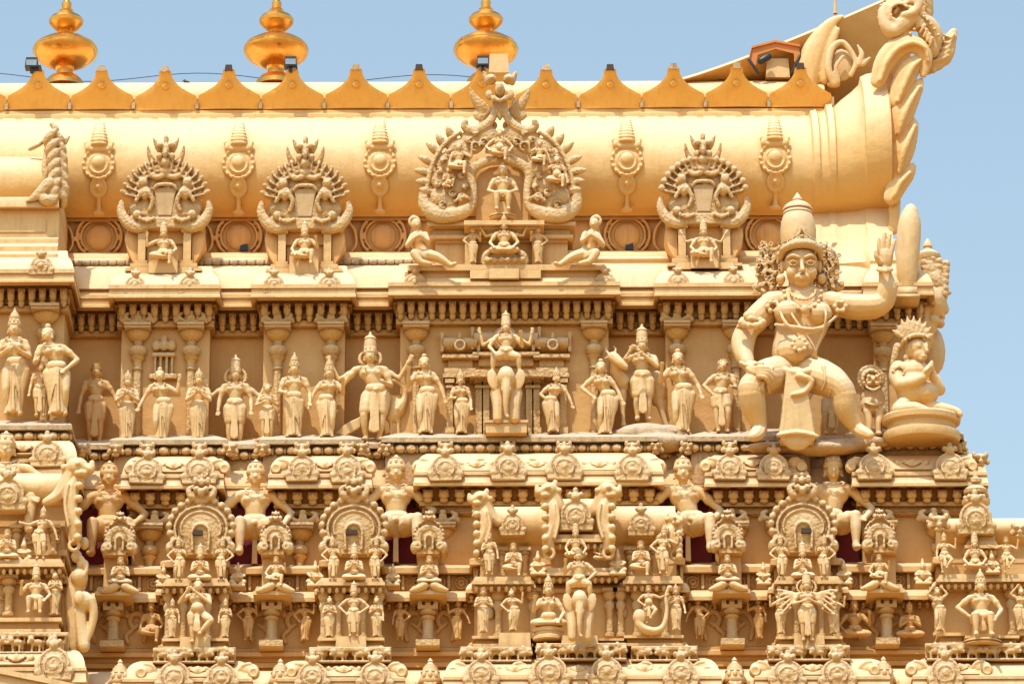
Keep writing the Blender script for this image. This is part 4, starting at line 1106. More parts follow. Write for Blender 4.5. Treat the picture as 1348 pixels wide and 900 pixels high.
ga('crowned deity statue seated on the throne below the niche', 405, 775, 43, .86, pose='lotus', la='knee', ra='knee', hat='mukuta', extra=((-1, 'back2'), (1, 'back2')), wide=1.1)
ga('attendant statue standing left of the throne', 290, 808, 47, .80, la='hip', ra='raise', hat='cone', garb='sari', fem=True)
ga('attendant statue standing right of the throne', 531, 808, 47, .80, la='raise', ra='hip', hat='cone', garb='sari', fem=True)
def recliner(label, s_, ax):
    F = (520, 60, 2.813); M = 402
    root = thing('reclining_statue', label, 'statue', P(ax, 350, .85), G3); mx = (lambda x: x) if s_ < 0 else (lambda x: 2 * M - x + 14)
    c = Clay(ax, 350, F)
    c.e(mx(78), 662, 19, 22, 20, .05, small=False); c.stroke([(mx(80), 685, 10, .04), (mx(88), 712, 28, .02), (mx(92), 745, 26, .0), (mx(110), 775, 30, 0)], .85)
    c.stroke([(mx(118), 775, 26, .04), (mx(160), 785, 19, .08), (mx(205), 812, 11, .1), (mx(222), 808, 9, .14)]); c.stroke([(mx(100), 785, 24, .08), (mx(75), 770, 18, .16), (mx(95), 800, 14, .18), (mx(130), 808, 10, .18)])
    c.stroke([(mx(68), 705, 14, .06), (mx(48), 740, 11, .1), (mx(70), 715, 9, .16), (mx(95), 700, 8, .18)]); c.stroke([(mx(112), 700, 13, .06), (mx(122), 725, 10, .12), (mx(98), 705, 8, .18)])
    c.e(mx(84), 664, 5, 4, 5, .11)
    c.build('body', STAT, root, vox=.011)
    c = Clay(ax, 350, F); 
    for k in range(14): a = R(k * 25); c.e(mx(72) + 17 * math.cos(a), 650 + 15 * math.sin(a), 7, 7, 7, .03)
    c.e(mx(70), 640, 14, 14, 14); c.build('hair', STAT, root, vox=.011, it=0)
recliner('reclining statue with curled hair left of the throne, legs stretched inwards', -1, 556); recliner('reclining statue with curled hair right of the throne, legs stretched inwards', 1, 762)

# ---- flared end of the vault
b = MB(); secs = [(1074, 1.0, 0), (1076, 1.045, 1), (1084, 1.05, 1), (1086, 1.02, 1), (1095, 1.045, 1), (1097, 1.09, 1), (1105, 1.10, 1), (1107, 1.065, 1), (1118, 1.13, 1), (1132, 1.20, 1), (1143, 1.27, 1), (1144.5, 1.335, 1), (1152, 1.36, 1), (1162, 1.375, 1), (1176, 1.40, 1), (1178, 1.385, 1)]
oz = zz(290, -.4); od = -.75
def vsec(k):
    out = []
    low = [(-.46, zz(290, -.46)), (-.44, zz(305, -.44)), (-.36, zz(330, -.36)), (-.22, zz(346, -.22)), (-.22, zz(356, -.22))] if k < 1.01 else [(-.26, zz(296, -.26)), (-.16, zz(312, -.16)), (-.02, zz(332, -.02)), (.20, zz(349, .20)), (.16, zz(364, .16))]
    low = [(d + (k - 1) * .35, z) for d, z in low]
    ex = [(-.9, zz(152.5, -.62) + .02)] + vp
    for d, z in ex:
        zz_ = z - oz
        out.append((od + (d - od) * (1 + (k - 1) * 1.0), oz + (zz_ * (1 + (k - 1) * 1.0) if zz_ > 0 else zz_)))
    return out + low
vs = []; nn = None
for px, k, _ in secs:
    r_ = vsec(k); nn = len(r_)
    for d, z in r_: vs.append((xx(px, -.2), -d, z))
b.add(vs, [(i * nn + j, (i + 1) * nn + j, (i + 1) * nn + j + 1, i * nn + j + 1) for i in range(len(secs) - 1) for j in range(nn - 1)])
# end disc
r_ = vsec(1.385); b.add([(xx(1178, -.2), -d, z) for d, z in r_] + [(xx(1178, -.2), 3.2, r_[-1][1]), (xx(1178, -.2), 3.2, r_[0][1])], [tuple(range(nn + 2))])
tb(b, 'flared_gable_collar', ROOFM, 45)
# ridge rising to the gable peak, seen from below behind the crest
b = MB(); n = 20; vs = []
for i in range(n + 1):
    t = i / n; px = 890 + (1200 - 890) * t
    top = 108 - 120 * t ** 1.15 if px < 1185 else -20
    for dd, py in ((-1.75 if px > 1080 else -1.55, 170 if px > 1080 else 112), (-1.2, (112 + top) / 2 + 4), (-1.0, top), (-1.2, top - 3), (-1.8, top - 1)):
        vs.append(tuple(P(px, py, dd)))
b.add(vs, [(i * 5 + j, (i + 1) * 5 + j, (i + 1) * 5 + j + 1, i * 5 + j + 1) for i in range(n) for j in range(4)])
tb(b, 'rising_ridge', WALLM, 40)
# flame tongues round the gable rim
F4 = (960, 0, 3.4615)
rim = thing('flame_rim', 'row of big plaster flame tongues along the gable edge at right', 'ornament', P(1180, 200, 0))
for k, (pts) in enumerate((
    [(740, 910, 34), (770, 850, 40), (815, 800, 32), (842, 765, 14)],
    [(765, 800, 30), (785, 710, 50), (815, 640, 44), (845, 580, 26), (850, 552, 12)],
    [(765, 620, 34), (790, 540, 48), (830, 460, 42), (870, 400, 28), (890, 368, 14)],
    [(770, 470, 30), (800, 390, 42), (840, 310, 42), (880, 275, 28), (880, 258, 16)],
    [(690, 370, 30), (720, 290, 40), (770, 225, 44), (840, 195, 40), (900, 220, 34), (915, 280, 26), (900, 340, 16)]
    )):
    c = Clay(1180, 200, F4)
    c.stroke([(p[0] - 6, p[1], p[2] * 1.22, .10 + .02 * k) for p in pts], .5, sub=4, n=12); c.stroke([(p[0] + 4, p[1] - 4, p[2] * .35, .10 + .02 * k + p[2] * .0028) for p in pts[:-1]], .8, sub=4)
    c.build('flame_tongue', ROOFM, rim, vox=.02, it=3)
c = Clay(1180, 200, F4); c.stroke([(742, 1060, 26, -.05), (752, 900, 30, .0), (758, 700, 30, .05), (760, 520, 30, .05), (752, 400, 28, .05), (735, 330, 24, .0)], .5, sub=4); c.build('rim_band', ROOFM, rim, vox=.02, it=2)
mk = thing('makara_scroll', 'huge curled beast scroll crowning the gable at top right', 'ornament', P(1200, 60, .1))
c = Clay(1200, 60, F4)
c.stroke([(925, 240, 40, .0), (950, 170, 34, .02), (915, 110, 36, .05), (850, 95, 34, .08), (795, 115, 40, .1), (745, 150, 36, .12), (712, 120, 28, .14), (705, 60, 26, .12), (740, 15, 24, .1), (800, -5, 24, .1), (850, 10, 20, .12)], .8, sub=5, n=12)
c.stroke([(800, 75, 20, .16), (845, 62, 22, .18), (870, 25, 20, .18), (868, -15, 14, .18)], .8)
c.stroke([(760, 60, 12, .1), (775, 40, 12, .1)], .8)
c.stroke([(910, 60, 34, 0), (912, -40, 30, 0), (900, -120, 40, 0)], .8)
c.e(790, 60, 60, 60, 18, .0, small=False); c.e(850, 110, 60, 40, 16, .0, small=False); c.e(905, 160, 40, 60, 16, .0, small=False); c.e(880, 40, 46, 90, 18, -.02, small=False); c.e(760, 110, 46, 40, 16, .02, small=False)
for k in range(9): a = R(20 + k * 30); c.stroke([(780 + 62 * math.cos(a), 62 - 62 * math.sin(a), 10, .14), (780 + 40 * math.cos(a + .5), 62 - 40 * math.sin(a + .5), 7, .18)])
for k in range(6): c.stroke([(870 + k * 12, 84 + k * 20, 9, .14), (845 + k * 14, 112 + k * 22, 7, .12)])
for k in range(4): c.tor(905, 10 - k * 42, 16, 6, .16, 10, 40 * k, 40 * k + 280)
c.build('curl', STAT, mk, vox=.018, it=2)
c = Clay(1200, 60, F4)
c.stroke([(930, 300, 42, -.1), (985, 255, 50, -.1), (1015, 190, 36, -.1), (1035, 150, 22, -.1)], .5, sub=4)
c.stroke([(900, 330, 30, -.1), (960, 300, 34, -.1)], .5); c.e(960, 240, 60, 80, 14, -.12, 30, small=False)
for k in range(5): c.stroke([(930 + k * 8, 290 - k * 34, 7, -.02), (970 + k * 12, 280 - k * 26, 6, -.02), (1005 + k * 8, 262 - k * 26, 5, -.03)])
for k in range(6): c.e(1040 - k * 21, 175 + k * 32, 12, 12, 14, -.08)
c.build('fin', STAT, mk, vox=.018, it=2)
c = Clay(1200, 60, F4)
for k in range(16):
    a = R(200 - k * 17); c.e(775 + 92 * math.cos(a), 80 - 100 * math.sin(a), 9, 9, 10, .13)
for k in range(8): c.e(845 + k * 16, 62 + k * k * 2.2, 9, 9, 10, .15)
c.build('bead_rim', STAT, mk, vox=.014, it=0)
# ---- pale horn and folded leaf behind the ridge
hn = thing('ridge_horn', 'pale curved horn ornament rising behind the ridge near the gable', 'ornament', P(1085, 105, -1.0))
c = Clay(1085, 105, F4)
c.stroke([(345, 400, 60, 0), (360, 330, 62, 0), (390, 240, 60, 0), (430, 160, 46, 0), (480, 95, 28, 0), (530, 66, 13, 0)], .5, sub=5, n=12)
c.stroke([(440, 370, 26, .02), (450, 290, 28, .02), (470, 210, 26, .02), (505, 130, 16, .02)], .6)
c.build('horn', ROOFM, hn, vox=.02, it=3)
c = Clay(1085, 105, F4)
c.stroke([(480, 390, 20, .1), (455, 320, 18, .12), (470, 230, 20, .1), (520, 190, 16, .1), (560, 230, 16, .1), (585, 290, 14, .1), (560, 350, 14, .1)], .6, sub=4)
c.e(520, 300, 58, 80, 14, .0, small=False); c.stroke([(500, 380, 14, .1), (490, 310, 12, .12), (525, 260, 10, .12)], .6)
c.stroke([(600, 300, 12, .1), (615, 250, 14, .1), (595, 205, 6, .1)]); c.stroke([(620, 300, 12, .1), (650, 270, 10, .1)]); c.e(480, 395, 36, 16, 16, .05)
c.build('folded_leaf', STAT, hn, vox=.018, it=2)
r_ = thing('lightning_rod', 'thin pale rod standing behind the horn ornament', 'rod', P(1101, 20, -1.1)); m = MB(); m.lathe([(.022, 0), (.02, .25), (.014, .7)], (0, 0, 0), 8); m.lathe([(.035, .0), (.035, .03)], (0, 0, 0), 8); m.build('pole', CREAM, r_)
# ---- hooded lamp on the ridge
hl = thing('hooded_lamp', 'lamp box under an orange folded hood on the ridge at right', 'lamp', P(1022, 103, -1.05))
m = MB(); m.box(-.13, .20, -.25, .0, .0, .28, .02); m.build('lamp_box', CREAM, hl)
m = MB(); th = .03
outer = [(-.36, .22), (-.32, .38), (.0, .47), (.34, .40), (.34, .27)]
for (x0, z0), (x1, z1) in zip(outer, outer[1:]):
    m.add([(x0, .3, z0), (x1, .3, z1), (x1, -.12, z1), (x0, -.12, z0), (x0, .3, z0 + th), (x1, .3, z1 + th), (x1, -.12, z1 + th), (x0, -.12, z0 + th)], [(0, 1, 2, 3), (7, 6, 5, 4), (0, 4, 5, 1), (1, 5, 6, 2), (2, 6, 7, 3), (3, 7, 4, 0)])
    m.add([(x0, -.09, z0), (x1, -.09, z1), (x1 * .75, -.09, z1 - .09), (x0 * .75, -.09, z0 - .09)], [(0, 1, 2, 3)])
m.build('hood', RUST, hl)
for p0, p1, rr_ in (((-.36, -.1, .22), (-.24, -.1, .02), .02), ((.33, -.1, .27), (.22, -.1, .02), .02)):
    c = Clay(); c.cap(p0, p1, rr_, rr_); c.build('bracket_arm', BLACK, hl, remesh=False)
c = Clay(); c.cap((-.1, -.12, .25), (-.2, -.14, .18), .05, .05); c.build('lamp_head', BLACK, hl, remesh=False)
# ================================================================ the giant guardian at the right end
def guardian():
    AX, AY, F = 1060, 580, (950, 240, 2.5)
    root = thing('guardian_statue', 'giant seated guardian statue with tall crown, one palm raised', 'statue', P(AX, AY, .95))
    q_ = Clay(AX, AY, F); c = Clay(AX, AY, F); st = c.stroke
    # torso
    st([(235, 610, 64, .18), (240, 570, 74, .20), (252, 520, 77, .18), (270, 460, 90, .16), (275, 415, 90, .14)], .70, sub=3, n=16)
    c.e(243, 562, 66, 56, 60, .26, small=False)
    c.e(222, 430, 48, 40, 40, .36, small=False); c.e(322, 435, 48, 40, 40, .34, small=False)
    st([(180, 400, 42, .14), (270, 392, 40, .12), (375, 400, 42, .10)], .9, n=12)
    st([(272, 400, 46, .14), (272, 350, 44, .14), (272, 320, 44, .14)], .9, n=12)
    c.e(170, 402, 44, 40, 44, .16, small=False); c.e(388, 402, 42, 38, 42, .12, small=False)
    # head
    c.e(270, 262, 58, 62, 62, .22, small=False); c.e(270, 300, 50, 48, 48, .24, small=False); c.e(270, 330, 26, 20, 24, .31, small=False)
    st([(270, 256, 6, .44), (270, 272, 7, .47), (271, 288, 8.5, .505)]); c.e(263, 292, 5, 4.5, 7, .475); c.e(278, 292, 5, 4.5, 7, .475)
    for s_ in (-1, 1):
        st([(270 + s_ * 12, 246, 6, .46), (270 + s_ * 30, 240, 7, .45), (270 + s_ * 47, 248, 5, .39)])
        c.e(270 + s_ * 29, 263, 14, 8, 9, .418); st([(270 + s_ * 14, 264, 2.6, .46), (270 + s_ * 29, 257, 3, .47), (270 + s_ * 45, 264, 2.6, .43)]); st([(270 + s_ * 14, 266, 2.2, .46), (270 + s_ * 29, 273, 2.6, .465), (270 + s_ * 44, 267, 2.2, .43)])
        c.e(270 + s_ * 31, 296, 21, 22, 20, .365, small=False)
        c.e(270 + s_ * 62, 275, 9, 26, 14, .20); c.e(270 + s_ * 68, 318, 16, 17, 16, .22, small=False)
    c.e(270, 311, 17, 3.6, 7, .455); c.e(270, 317.5, 13, 4.2, 7, .45); c.e(270, 314, 30, 16, 22, .37, small=False)
    st([(235, 352, 7, .30), (270, 368, 8, .33), (306, 352, 7, .30)])
    # image-left arm: elbow out, hand on the knee
    st([(160, 410, 42, .16), (125, 445, 44, .18), (92, 482, 38, .20)], n=14); st([(88, 485, 38, .20), (72, 525, 40, .24), (72, 565, 33, .34), (84, 600, 24, .46)], n=14)
    st([(86, 604, 21, .50), (104, 618, 27, .62), (124, 626, 24, .68)], .6)
    for i, (x, y) in enumerate(((150, 622), (156, 634), (150, 646), (138, 655))):
        st([(116, 612 + i * 9, 10, .72), ((112 + x) / 2 + 10, 612 + i * 10, 9, .76), (x + 10, y + 4, 7, .73)])
    st([(98, 606, 9, .62), (112, 598, 8, .70), (128, 598, 7, .72)])
    # image-right arm: raised, palm open
    st([(395, 405, 40, .12), (450, 412, 44, .16), (510, 410, 42, .20), (540, 398, 36, .22)], n=14); st([(545, 395, 34, .22), (555, 355, 34, .26), (552, 320, 26, .28), (546, 292, 21, .30)], n=14)
    st([(546, 288, 20, .30), (548, 262, 27, .32), (550, 240, 28, .33)], .62)
    for x0, y0, x1, y1, x2, y2, r in ((532, 232, 528, 205, 530, 184, 7), (546, 226, 546, 195, 550, 166, 8), (558, 228, 562, 196, 568, 172, 7.5), (569, 236, 577, 208, 583, 190, 6.8)):
        st([(x0, y0, r + 2, .34), (x1, y1, r, .36), (x2, y2, r - 1.2, .36)])
    st([(532, 265, 10, .36), (519, 245, 9, .40), (517, 226, 7.5, .41)])
    # legs
    st([(200, 640, 56, .24), (150, 648, 54, .40), (100, 672, 48, .52), (92, 695, 44, .54)], n=16); st([(92, 695, 44, .54), (99, 740, 43, .48), (112, 780, 32, .44), (120, 808, 24, .42)], n=14)
    st([(120, 810, 26, .42), (108, 828, 25, .53), (95, 836, 19, .62)], .8)
    st([(288, 640, 56, .24), (334, 653, 53, .40), (382, 676, 45, .50), (398, 700, 41, .52)], n=16); st([(398, 700, 41, .52), (402, 745, 40, .48), (420, 782, 31, .44), (436, 808, 23, .42)], n=14)
    st([(436, 810, 24, .42), (456, 824, 23, .50), (476, 832, 17, .56)], .8)
    c.e(92, 688, 34, 28, 20, .60, small=False); c.e(394, 694, 31, 27, 18, .58, small=False)
    c.build('body', STAT, root, vox=.0105, it=2)
    # garments
    g = Clay(AX, AY, F)
    g.stroke([(150, 600, 14, .36), (200, 622, 16, .46), (245, 632, 18, .50), (300, 622, 16, .46), (335, 600, 14, .36)], sub=3)
    g.stroke([(190, 630, 60, .24), (150, 640, 59, .36), (122, 655, 56, .44)], n=16); g.stroke([(295, 630, 60, .24), (330, 645, 59, .34), (365, 662, 54, .42)], n=16)
    for k, (x, y) in enumerate(((168, 610), (150, 622), (135, 636))): g.stroke([(x - 6, y, 5, .60), (x - 14, y + 28, 5, .66), (x - 22, y + 60, 5, .66), (x - 16, y + 86, 5, .56)], sub=3)
    for k, (x, y) in enumerate(((330, 606), (352, 622), (372, 640))): g.stroke([(x, y, 5, .58), (x + 4, y + 28, 5, .62), (x + 4, y + 56, 5, .62), (x - 6, y + 80, 5, .54)], sub=3)
    g.stroke([(240, 640, 36, .50), (240, 700, 44, .525), (240, 765, 54, .52), (240, 824, 62, .50)], .28)
    for k in range(-3, 4): g.stroke([(240 + k * 8, 632, 8, .53), (240 + k * 11, 700, 8, .555), (240 + k * 14, 765, 8.5, .55), (240 + k * 17, 834, 9, .535)], .6)
    g.stroke([(178, 832, 8, .55), (240, 824, 9, .58), (304, 836, 8, .55)]); g.b(186, 296, 828, 850, .3, .54)
    g.stroke([(252, 640, 14, .58), (290, 655, 12, .58), (270, 690, 10, .58), (230, 700, 8, .6)])
    g.build('loincloth', STAT, root, vox=.014, it=2)
    j = Clay(AX, AY, F)   # jewellery
    for x, y, rx in ((100, 462, 44), ):
        for k in range(10): a = R(k * 36); j.e(x + rx * .8 * math.cos(a), y + 12 * math.sin(a) + 0 * k, 13, 12, 12, .22 + .36 * max(0, -math.sin(a)) * -1 + .32)
    j.stroke([(58, 478, 9, .30), (95, 450, 11, .52), (132, 470, 9, .34)]); j.e(88, 440, 18, 16, 12, .50)
    j.stroke([(60, 594, 7, .50), (84, 604, 8, .60), (106, 594, 7, .52)]); j.stroke([(522, 288, 6, .36), (546, 294, 7, .48), (570, 288, 6, .36)]); j.stroke([(524, 280, 4, .36), (546, 286, 5, .48), (568, 280, 4, .36)])
    for k in range(11):
        t = k / 10 * PI; j.e(272 - 62 * math.cos(t), 360 + 58 * math.sin(t), 8, 8, 8, .36 + .14 * math.sin(t))
        j.e(272 - 42 * math.cos(t), 358 + 28 * math.sin(t), 6, 6, 7, .36 + .10 * math.sin(t))
    j.e(274, 420, 14, 16, 12, .52); j.e(254, 535, 26, 20, 12, .54); 
    for k in range(8): a = R(k * 45); j.e(254 + 24 * math.cos(a), 536 + 20 * math.sin(a), 8, 7, 8, .56)
    j.stroke([(185, 395, 6, .40), (215, 470, 6, .54), (290, 500, 6, .52), (345, 470, 6, .44), (385, 440, 6, .30)]); j.stroke([(205, 380, 6, .34), (240, 450, 5, .52), (300, 540, 5, .52), (310, 590, 5, .42)]); j.stroke([(335, 385, 7, .32), (345, 440, 5, .50), (332, 500, 5, .44), (300, 570, 5, .46)])
    j.stroke([(178, 470, 6, .44), (240, 478, 7, .56), (300, 486, 7, .54), (355, 470, 6, .38)]); 
    for x in (196, 405): 
        for k in range(6): a = R(k * 60); j.e((172 if x == 196 else 395) + 18 * math.cos(a), 410 + 16 * math.sin(a), 9, 9, 9, .36)
    j.build('jewellery', STAT, root, vox=.0125, it=1)
    # crown
    Q = q_.q; m = MB(); base = Q(264, 205, .20); k = 1 / 250
    m.lathe([(r * k, (205 - y) * k / .94) for r, y in ((58, 205), (60, 185), (60, 150), (56, 125), (50, 108), (47, 102), (50, 100), (47, 92), (44, 90), (50, 88), (50, 82), (44, 74), (34, 66), (20, 60), (16, 57), (18, 54), (17, 50), (10, 40), (2, 28))], tuple(base), 28)
    m.build('tall_crown', STAT, root, ang=60)
    d = Clay(AX, AY, F)
    d.stroke([(205, 245, 11, .26), (212, 220, 14, .36), (240, 205, 16, .44), (270, 200, 17, .48), (302, 205, 16, .44), (328, 220, 14, .36), (334, 245, 11, .26)], sub=3)
    for x, y, r in ((272, 176, 20), (250, 186, 13), (294, 186, 13), (272, 155, 12), (232, 194, 11), (312, 194, 11), (215, 208, 10), (328, 208, 10)): d.tor(x, y, r * .7, r * .34, .46 - abs(x - 272) * .002, 9); d.e(x, y, r * .35, r * .35, 8, .50 - abs(x - 272) * .002)
    d.stroke([(272, 150, 7, .42), (272, 138, 4, .42)])
    d.build('tiara', ORN, root, vox=.0115, it=0)
    h = Clay(AX, AY, F); rr = random.Random(5)
    for s_ in (-1, 1):
        for y in range(205, 362, 19):
            wd = 62 + 18 * math.sin((y - 200) / 160 * PI) + (26 if y > 330 else 0)
            for i in range(4):
                x = 262 + s_ * (62 + i * wd / 3.4) + rr.uniform(-4, 4)
                if i == 3 and rr.random() < .3: continue
                for q_ in range(3):
                    aa = rr.uniform(0, 360); h.tor(x + rr.uniform(-8, 8), y + rr.uniform(-9, 9), rr.uniform(4.2, 6.5), 2.6, .09 + .025 * (3 - i) + rr.uniform(0, .04), 8, aa, aa + 280)
        h.e(262 + s_ * 98, 280, 44, 76, 22, .02, small=False); h.e(262 + s_ * 120, 344, 36, 18, 16, .02, small=False)
    h.build('curled_hair', ORN, root, vox=.0115, it=0)
    root.scale = (.975, .975, .975)
    return root
guardian()
# ---- rock base under the feet
rock('low rock ledge under the giant guardian feet', 1080, 588, 1.0, [(1110, 588, 42, 9, .05), (1080, 592, 50, 8, .12), (1140, 584, 30, 8, .05), (1020, 590, 40, 7, .1)])
# ---- club
cl = thing('guardian_club', 'smooth upright club behind the raised hand of the giant guardian', 'club', P(1196, 372, .75)); c = Clay(1196, 372, (950, 240, 2.5))
c.stroke([(612, 350, 26), (612, 290, 36), (618, 215, 40), (625, 140, 38), (630, 100, 24), (630, 84, 10)], .9, sub=3, n=16); c.build('club_head', STAT, cl, vox=.02, it=2)
c = Clay(1196, 372, (950, 240, 2.5)); c.b(578, 640, 348, 380, -.2, .15); c.b(570, 648, 372, 384, -.25, .2); c.build('club_foot', CREAM, cl, remesh=False)
# ---- profile head of the side guardian
pf = thing('guardian_statue', 'guardian statue seen in profile, facing right off the corner', 'statue', P(1225, 430, .2)); F6 = (950, 240, 2.5); c = Clay(1225, 430, F6)
c.e(700, 400, 44, 62, 55, 0, small=False); c.e(715, 375, 34, 40, 45, 0, small=False); c.stroke([(735, 395, 7), (742, 425, 10), (728, 436, 8)]); c.e(728, 450, 10, 6, 22); c.e(720, 470, 16, 14, 24); c.e(722, 392, 16, 6, 36); c.e(690, 465, 30, 22, 40, 0, small=False)
c.stroke([(670, 480, 40), (655, 420, 44, -.1), (640, 520, 60, -.1)]); c.stroke([(652, 330, 34, 0), (655, 400, 42, .05), (640, 470, 40, .05)], sub=3)
c.e(700, 560, 40, 80, 30, -.25, small=False)
c.build('body', STAT, pf, vox=.016, it=2)
c = Clay(1225, 430, F6)
for k in range(6):
    for i in range(4): c.e(665 + i * 23 + k * 2, 350 - k * 20 - i * -8, 14, 14, 16, .10)
c.e(702, 340, 44, 52, 50, 0, 20, small=False); c.e(690, 300, 38, 50, 44, 0, 12, small=False); c.stroke([(668, 330, 8, .12), (690, 362, 10, .16), (750, 368, 9, .08)])
c.build('headdress', ORN, pf, vox=.014, it=1)
m = MB(); m.lathe([(r / 250, (265 - y) / 235) for r, y in ((36, 285), (38, 262), (42, 255), (42, 245), (36, 240), (30, 236), (14, 226), (12, 222), (16, 216), (14, 205), (2, 188))], tuple(Clay(1225, 430, F6).q(687, 265, 0)), 18); m.build('crown_tip', STAT, pf)
# ---- seated praying figure with fan crown
pr_ = thing('praying_statue', 'seated pot bellied statue with fan crown and joined palms on round pedestal', 'statue', P(1210, 560, 1.1)); F7 = (1120, 380, 4.09); c = Clay(1210, 560, F7); st = c.stroke
c.e(350, 560, 105, 100, 90, .05, small=False); c.e(345, 470, 95, 70, 80, 0, small=False); c.e(400, 575, 72, 62, 70, .12, small=False)
c.e(365, 335, 60, 68, 62, .06, small=False); c.e(378, 375, 42, 36, 45, .10, small=False); st([(405, 325, 8, .20), (412, 352, 12, .22)]); c.e(398, 376, 20, 7, 8, .2); c.e(385, 392, 18, 12, 14, .17)
for x in (370, 412): c.e(x, 325, 13, 8, 8, .20); st([(x - 16, 312, 5, .19), (x + 12, 308, 5, .2)])
c.e(312, 345, 12, 26, 14, .05); c.e(308, 385, 17, 18, 17, .05)
st([(265, 445, 46, .0), (255, 490, 44, .06), (268, 530, 38, .14)], n=12); st([(268, 532, 38, .14), (330, 520, 34, .24), (385, 492, 24, .30)], n=12)
st([(385, 490, 22, .30), (405, 460, 24, .32), (425, 430, 18, .33), (433, 408, 10, .34)], .8); st([(455, 500, 30, .1), (475, 555, 34, .1), (440, 480, 24, .2), (430, 440, 18, .25)], n=10)
for i in range(4): st([(400 + i * 4, 455 - i * 4, 9, .37), (424 + i * 3, 418 + i * 4, 6, .37)])
st([(290, 640, 50, .1), (260, 665, 44, .2), (330, 655, 40, .3), (400, 670, 26, .34)], n=12); st([(420, 650, 40, .1), (500, 660, 34, .14), (560, 672, 24, .16), (575, 685, 18, .18)], n=12)
c.build('body', STAT, pr_, vox=.013, it=2)
c = Clay(1210, 560, F7)
for k in range(9):
    a = R(100 + 0 * k - 15 + (k - 4) * 17); cx_, cy_ = 345, 300
    c.stroke([(cx_ + 50 * math.cos(a), cy_ - 40 * math.sin(a), 12, .05), (cx_ + 90 * math.cos(a), cy_ - 90 * math.sin(a), 16, .04), (cx_ + 118 * math.cos(a), cy_ - 132 * math.sin(a), 6, .03)], .6)
c.stroke([(285, 330, 12, .06), (300, 295, 14, .14), (345, 270, 15, .20), (400, 272, 14, .20), (432, 290, 10, .14)], sub=3); c.stroke([(265, 330, 24, 0), (250, 380, 20, 0), (235, 420, 14, 0)])
for k in range(6): c.e(300 + k * 24, 268 + (k - 3) ** 2 * 3, 10, 12, 10, .22)
c.build('fan_crown', ORN, pr_, vox=.013, it=1)
c = Clay(1210, 560, F7)
for k in range(8): a = R(k * 45); c.e(265 + 30 * math.cos(a), 460 + 24 * math.sin(a), 12, 11, 12, .14)
c.stroke([(225, 505, 8, .1), (262, 520, 8, .22), (300, 495, 8, .2)]); c.build('armlet', ORN, pr_, vox=.012, it=1)
m = MB(); m.lathe([(r / 409, z / 384) for r, z in ((195, -130), (205, -110), (200, -85), (180, -80), (180, -45), (205, -35), (210, -10), (200, 0), (150, 5))], tuple(Clay(1210, 560, F7).q(378, 700, 0)), 30, .8); m.build('round_pedestal', CREAM, pr_)
# ---- lion
ln = thing('lion_statue', 'small snarling lion statue sitting between guardian and praying figure', 'lion', P(1148, 572, .85)); c = Clay(1148, 572, F7); st = c.stroke
c.e(120, 600, 68, 72, 60, .0, small=False); c.e(112, 640, 60, 60, 60, .02, small=False); c.e(110, 500, 62, 62, 40, .06, small=False); c.e(118, 515, 40, 34, 40, .14, small=False)
for s_ in (-1, 1): st([(120 + s_ * 32, 670, 24, .10), (120 + s_ * 26, 730, 20, .12), (118 + s_ * 26, 780, 17, .12)]); c.e(118 + s_ * 26, 786, 22, 10, 22, .16); c.e(118 + s_ * 22, 484, 13, 12, 10, .25); c.e(118 + s_ * 20, 520, 15, 11, 12, .26)
st([(82, 540, 6, .24), (118, 556, 8, .28), (156, 538, 6, .24)]); c.e(118, 500, 11, 10, 12, .29); st([(78, 622, 8, .16), (120, 634, 9, .2), (165, 622, 8, .16)])
c.build('body', STAT, ln, vox=.013, it=1)
c = Clay(1148, 572, F7)
for k in range(14): a = R(k * 26); c.e(114 + 46 * math.cos(a), 500 - 46 * math.sin(a), 11, 11, 12, .17)
for k in range(20): a = R(k * 18); c.e(112 + 62 * math.cos(a), 498 - 62 * math.sin(a), 15, 15, 16, .08)
c.build('mane', ORN, ln, vox=.013, it=1)
figure('standing_statue', 'small attendant statue half hidden behind the guardian shin', 1093, 575, 90, .45, pose='sway', sway=.05, la='side', ra='down', hat='cone', group=UP)
# ---- bottom-left foreground roof edge
fr = thing('roof_edge', 'plain sunlit roof edge crossing the bottom left corner', 'roof', (-6.0, -8, -5)); m = MB()
vs = [P(-60, 868, 8), P(118, 905, 8), P(118, 960, 8), P(-60, 960, 8)]; vs2 = [v + Vector((0, 2.5, .2)) for v in vs]
m.add([tuple(v) for v in vs] + [tuple(v) for v in vs2], [(0, 1, 2, 3), (4, 7, 6, 5), (0, 4, 5, 1), (1, 5, 6, 2), (2, 6, 7, 3), (3, 7, 4, 0)])
m.build('roof_slab', CREAM, fr, world=True)
m = MB(); m.add([tuple(v + Vector((0, -.04, .02 + dz))) for v in vs[:2] for dz in (0, -.06)] + [tuple(v + Vector((0, .2, .02 + dz))) for v in vs[:2] for dz in (0, -.06)], [(0, 1, 3, 2), (4, 6, 7, 5), (0, 2, 6, 4), (1, 5, 7, 3), (0, 4, 5, 1), (2, 3, 7, 6)]); m.build('roof_trim', CREAM, fr, world=True)
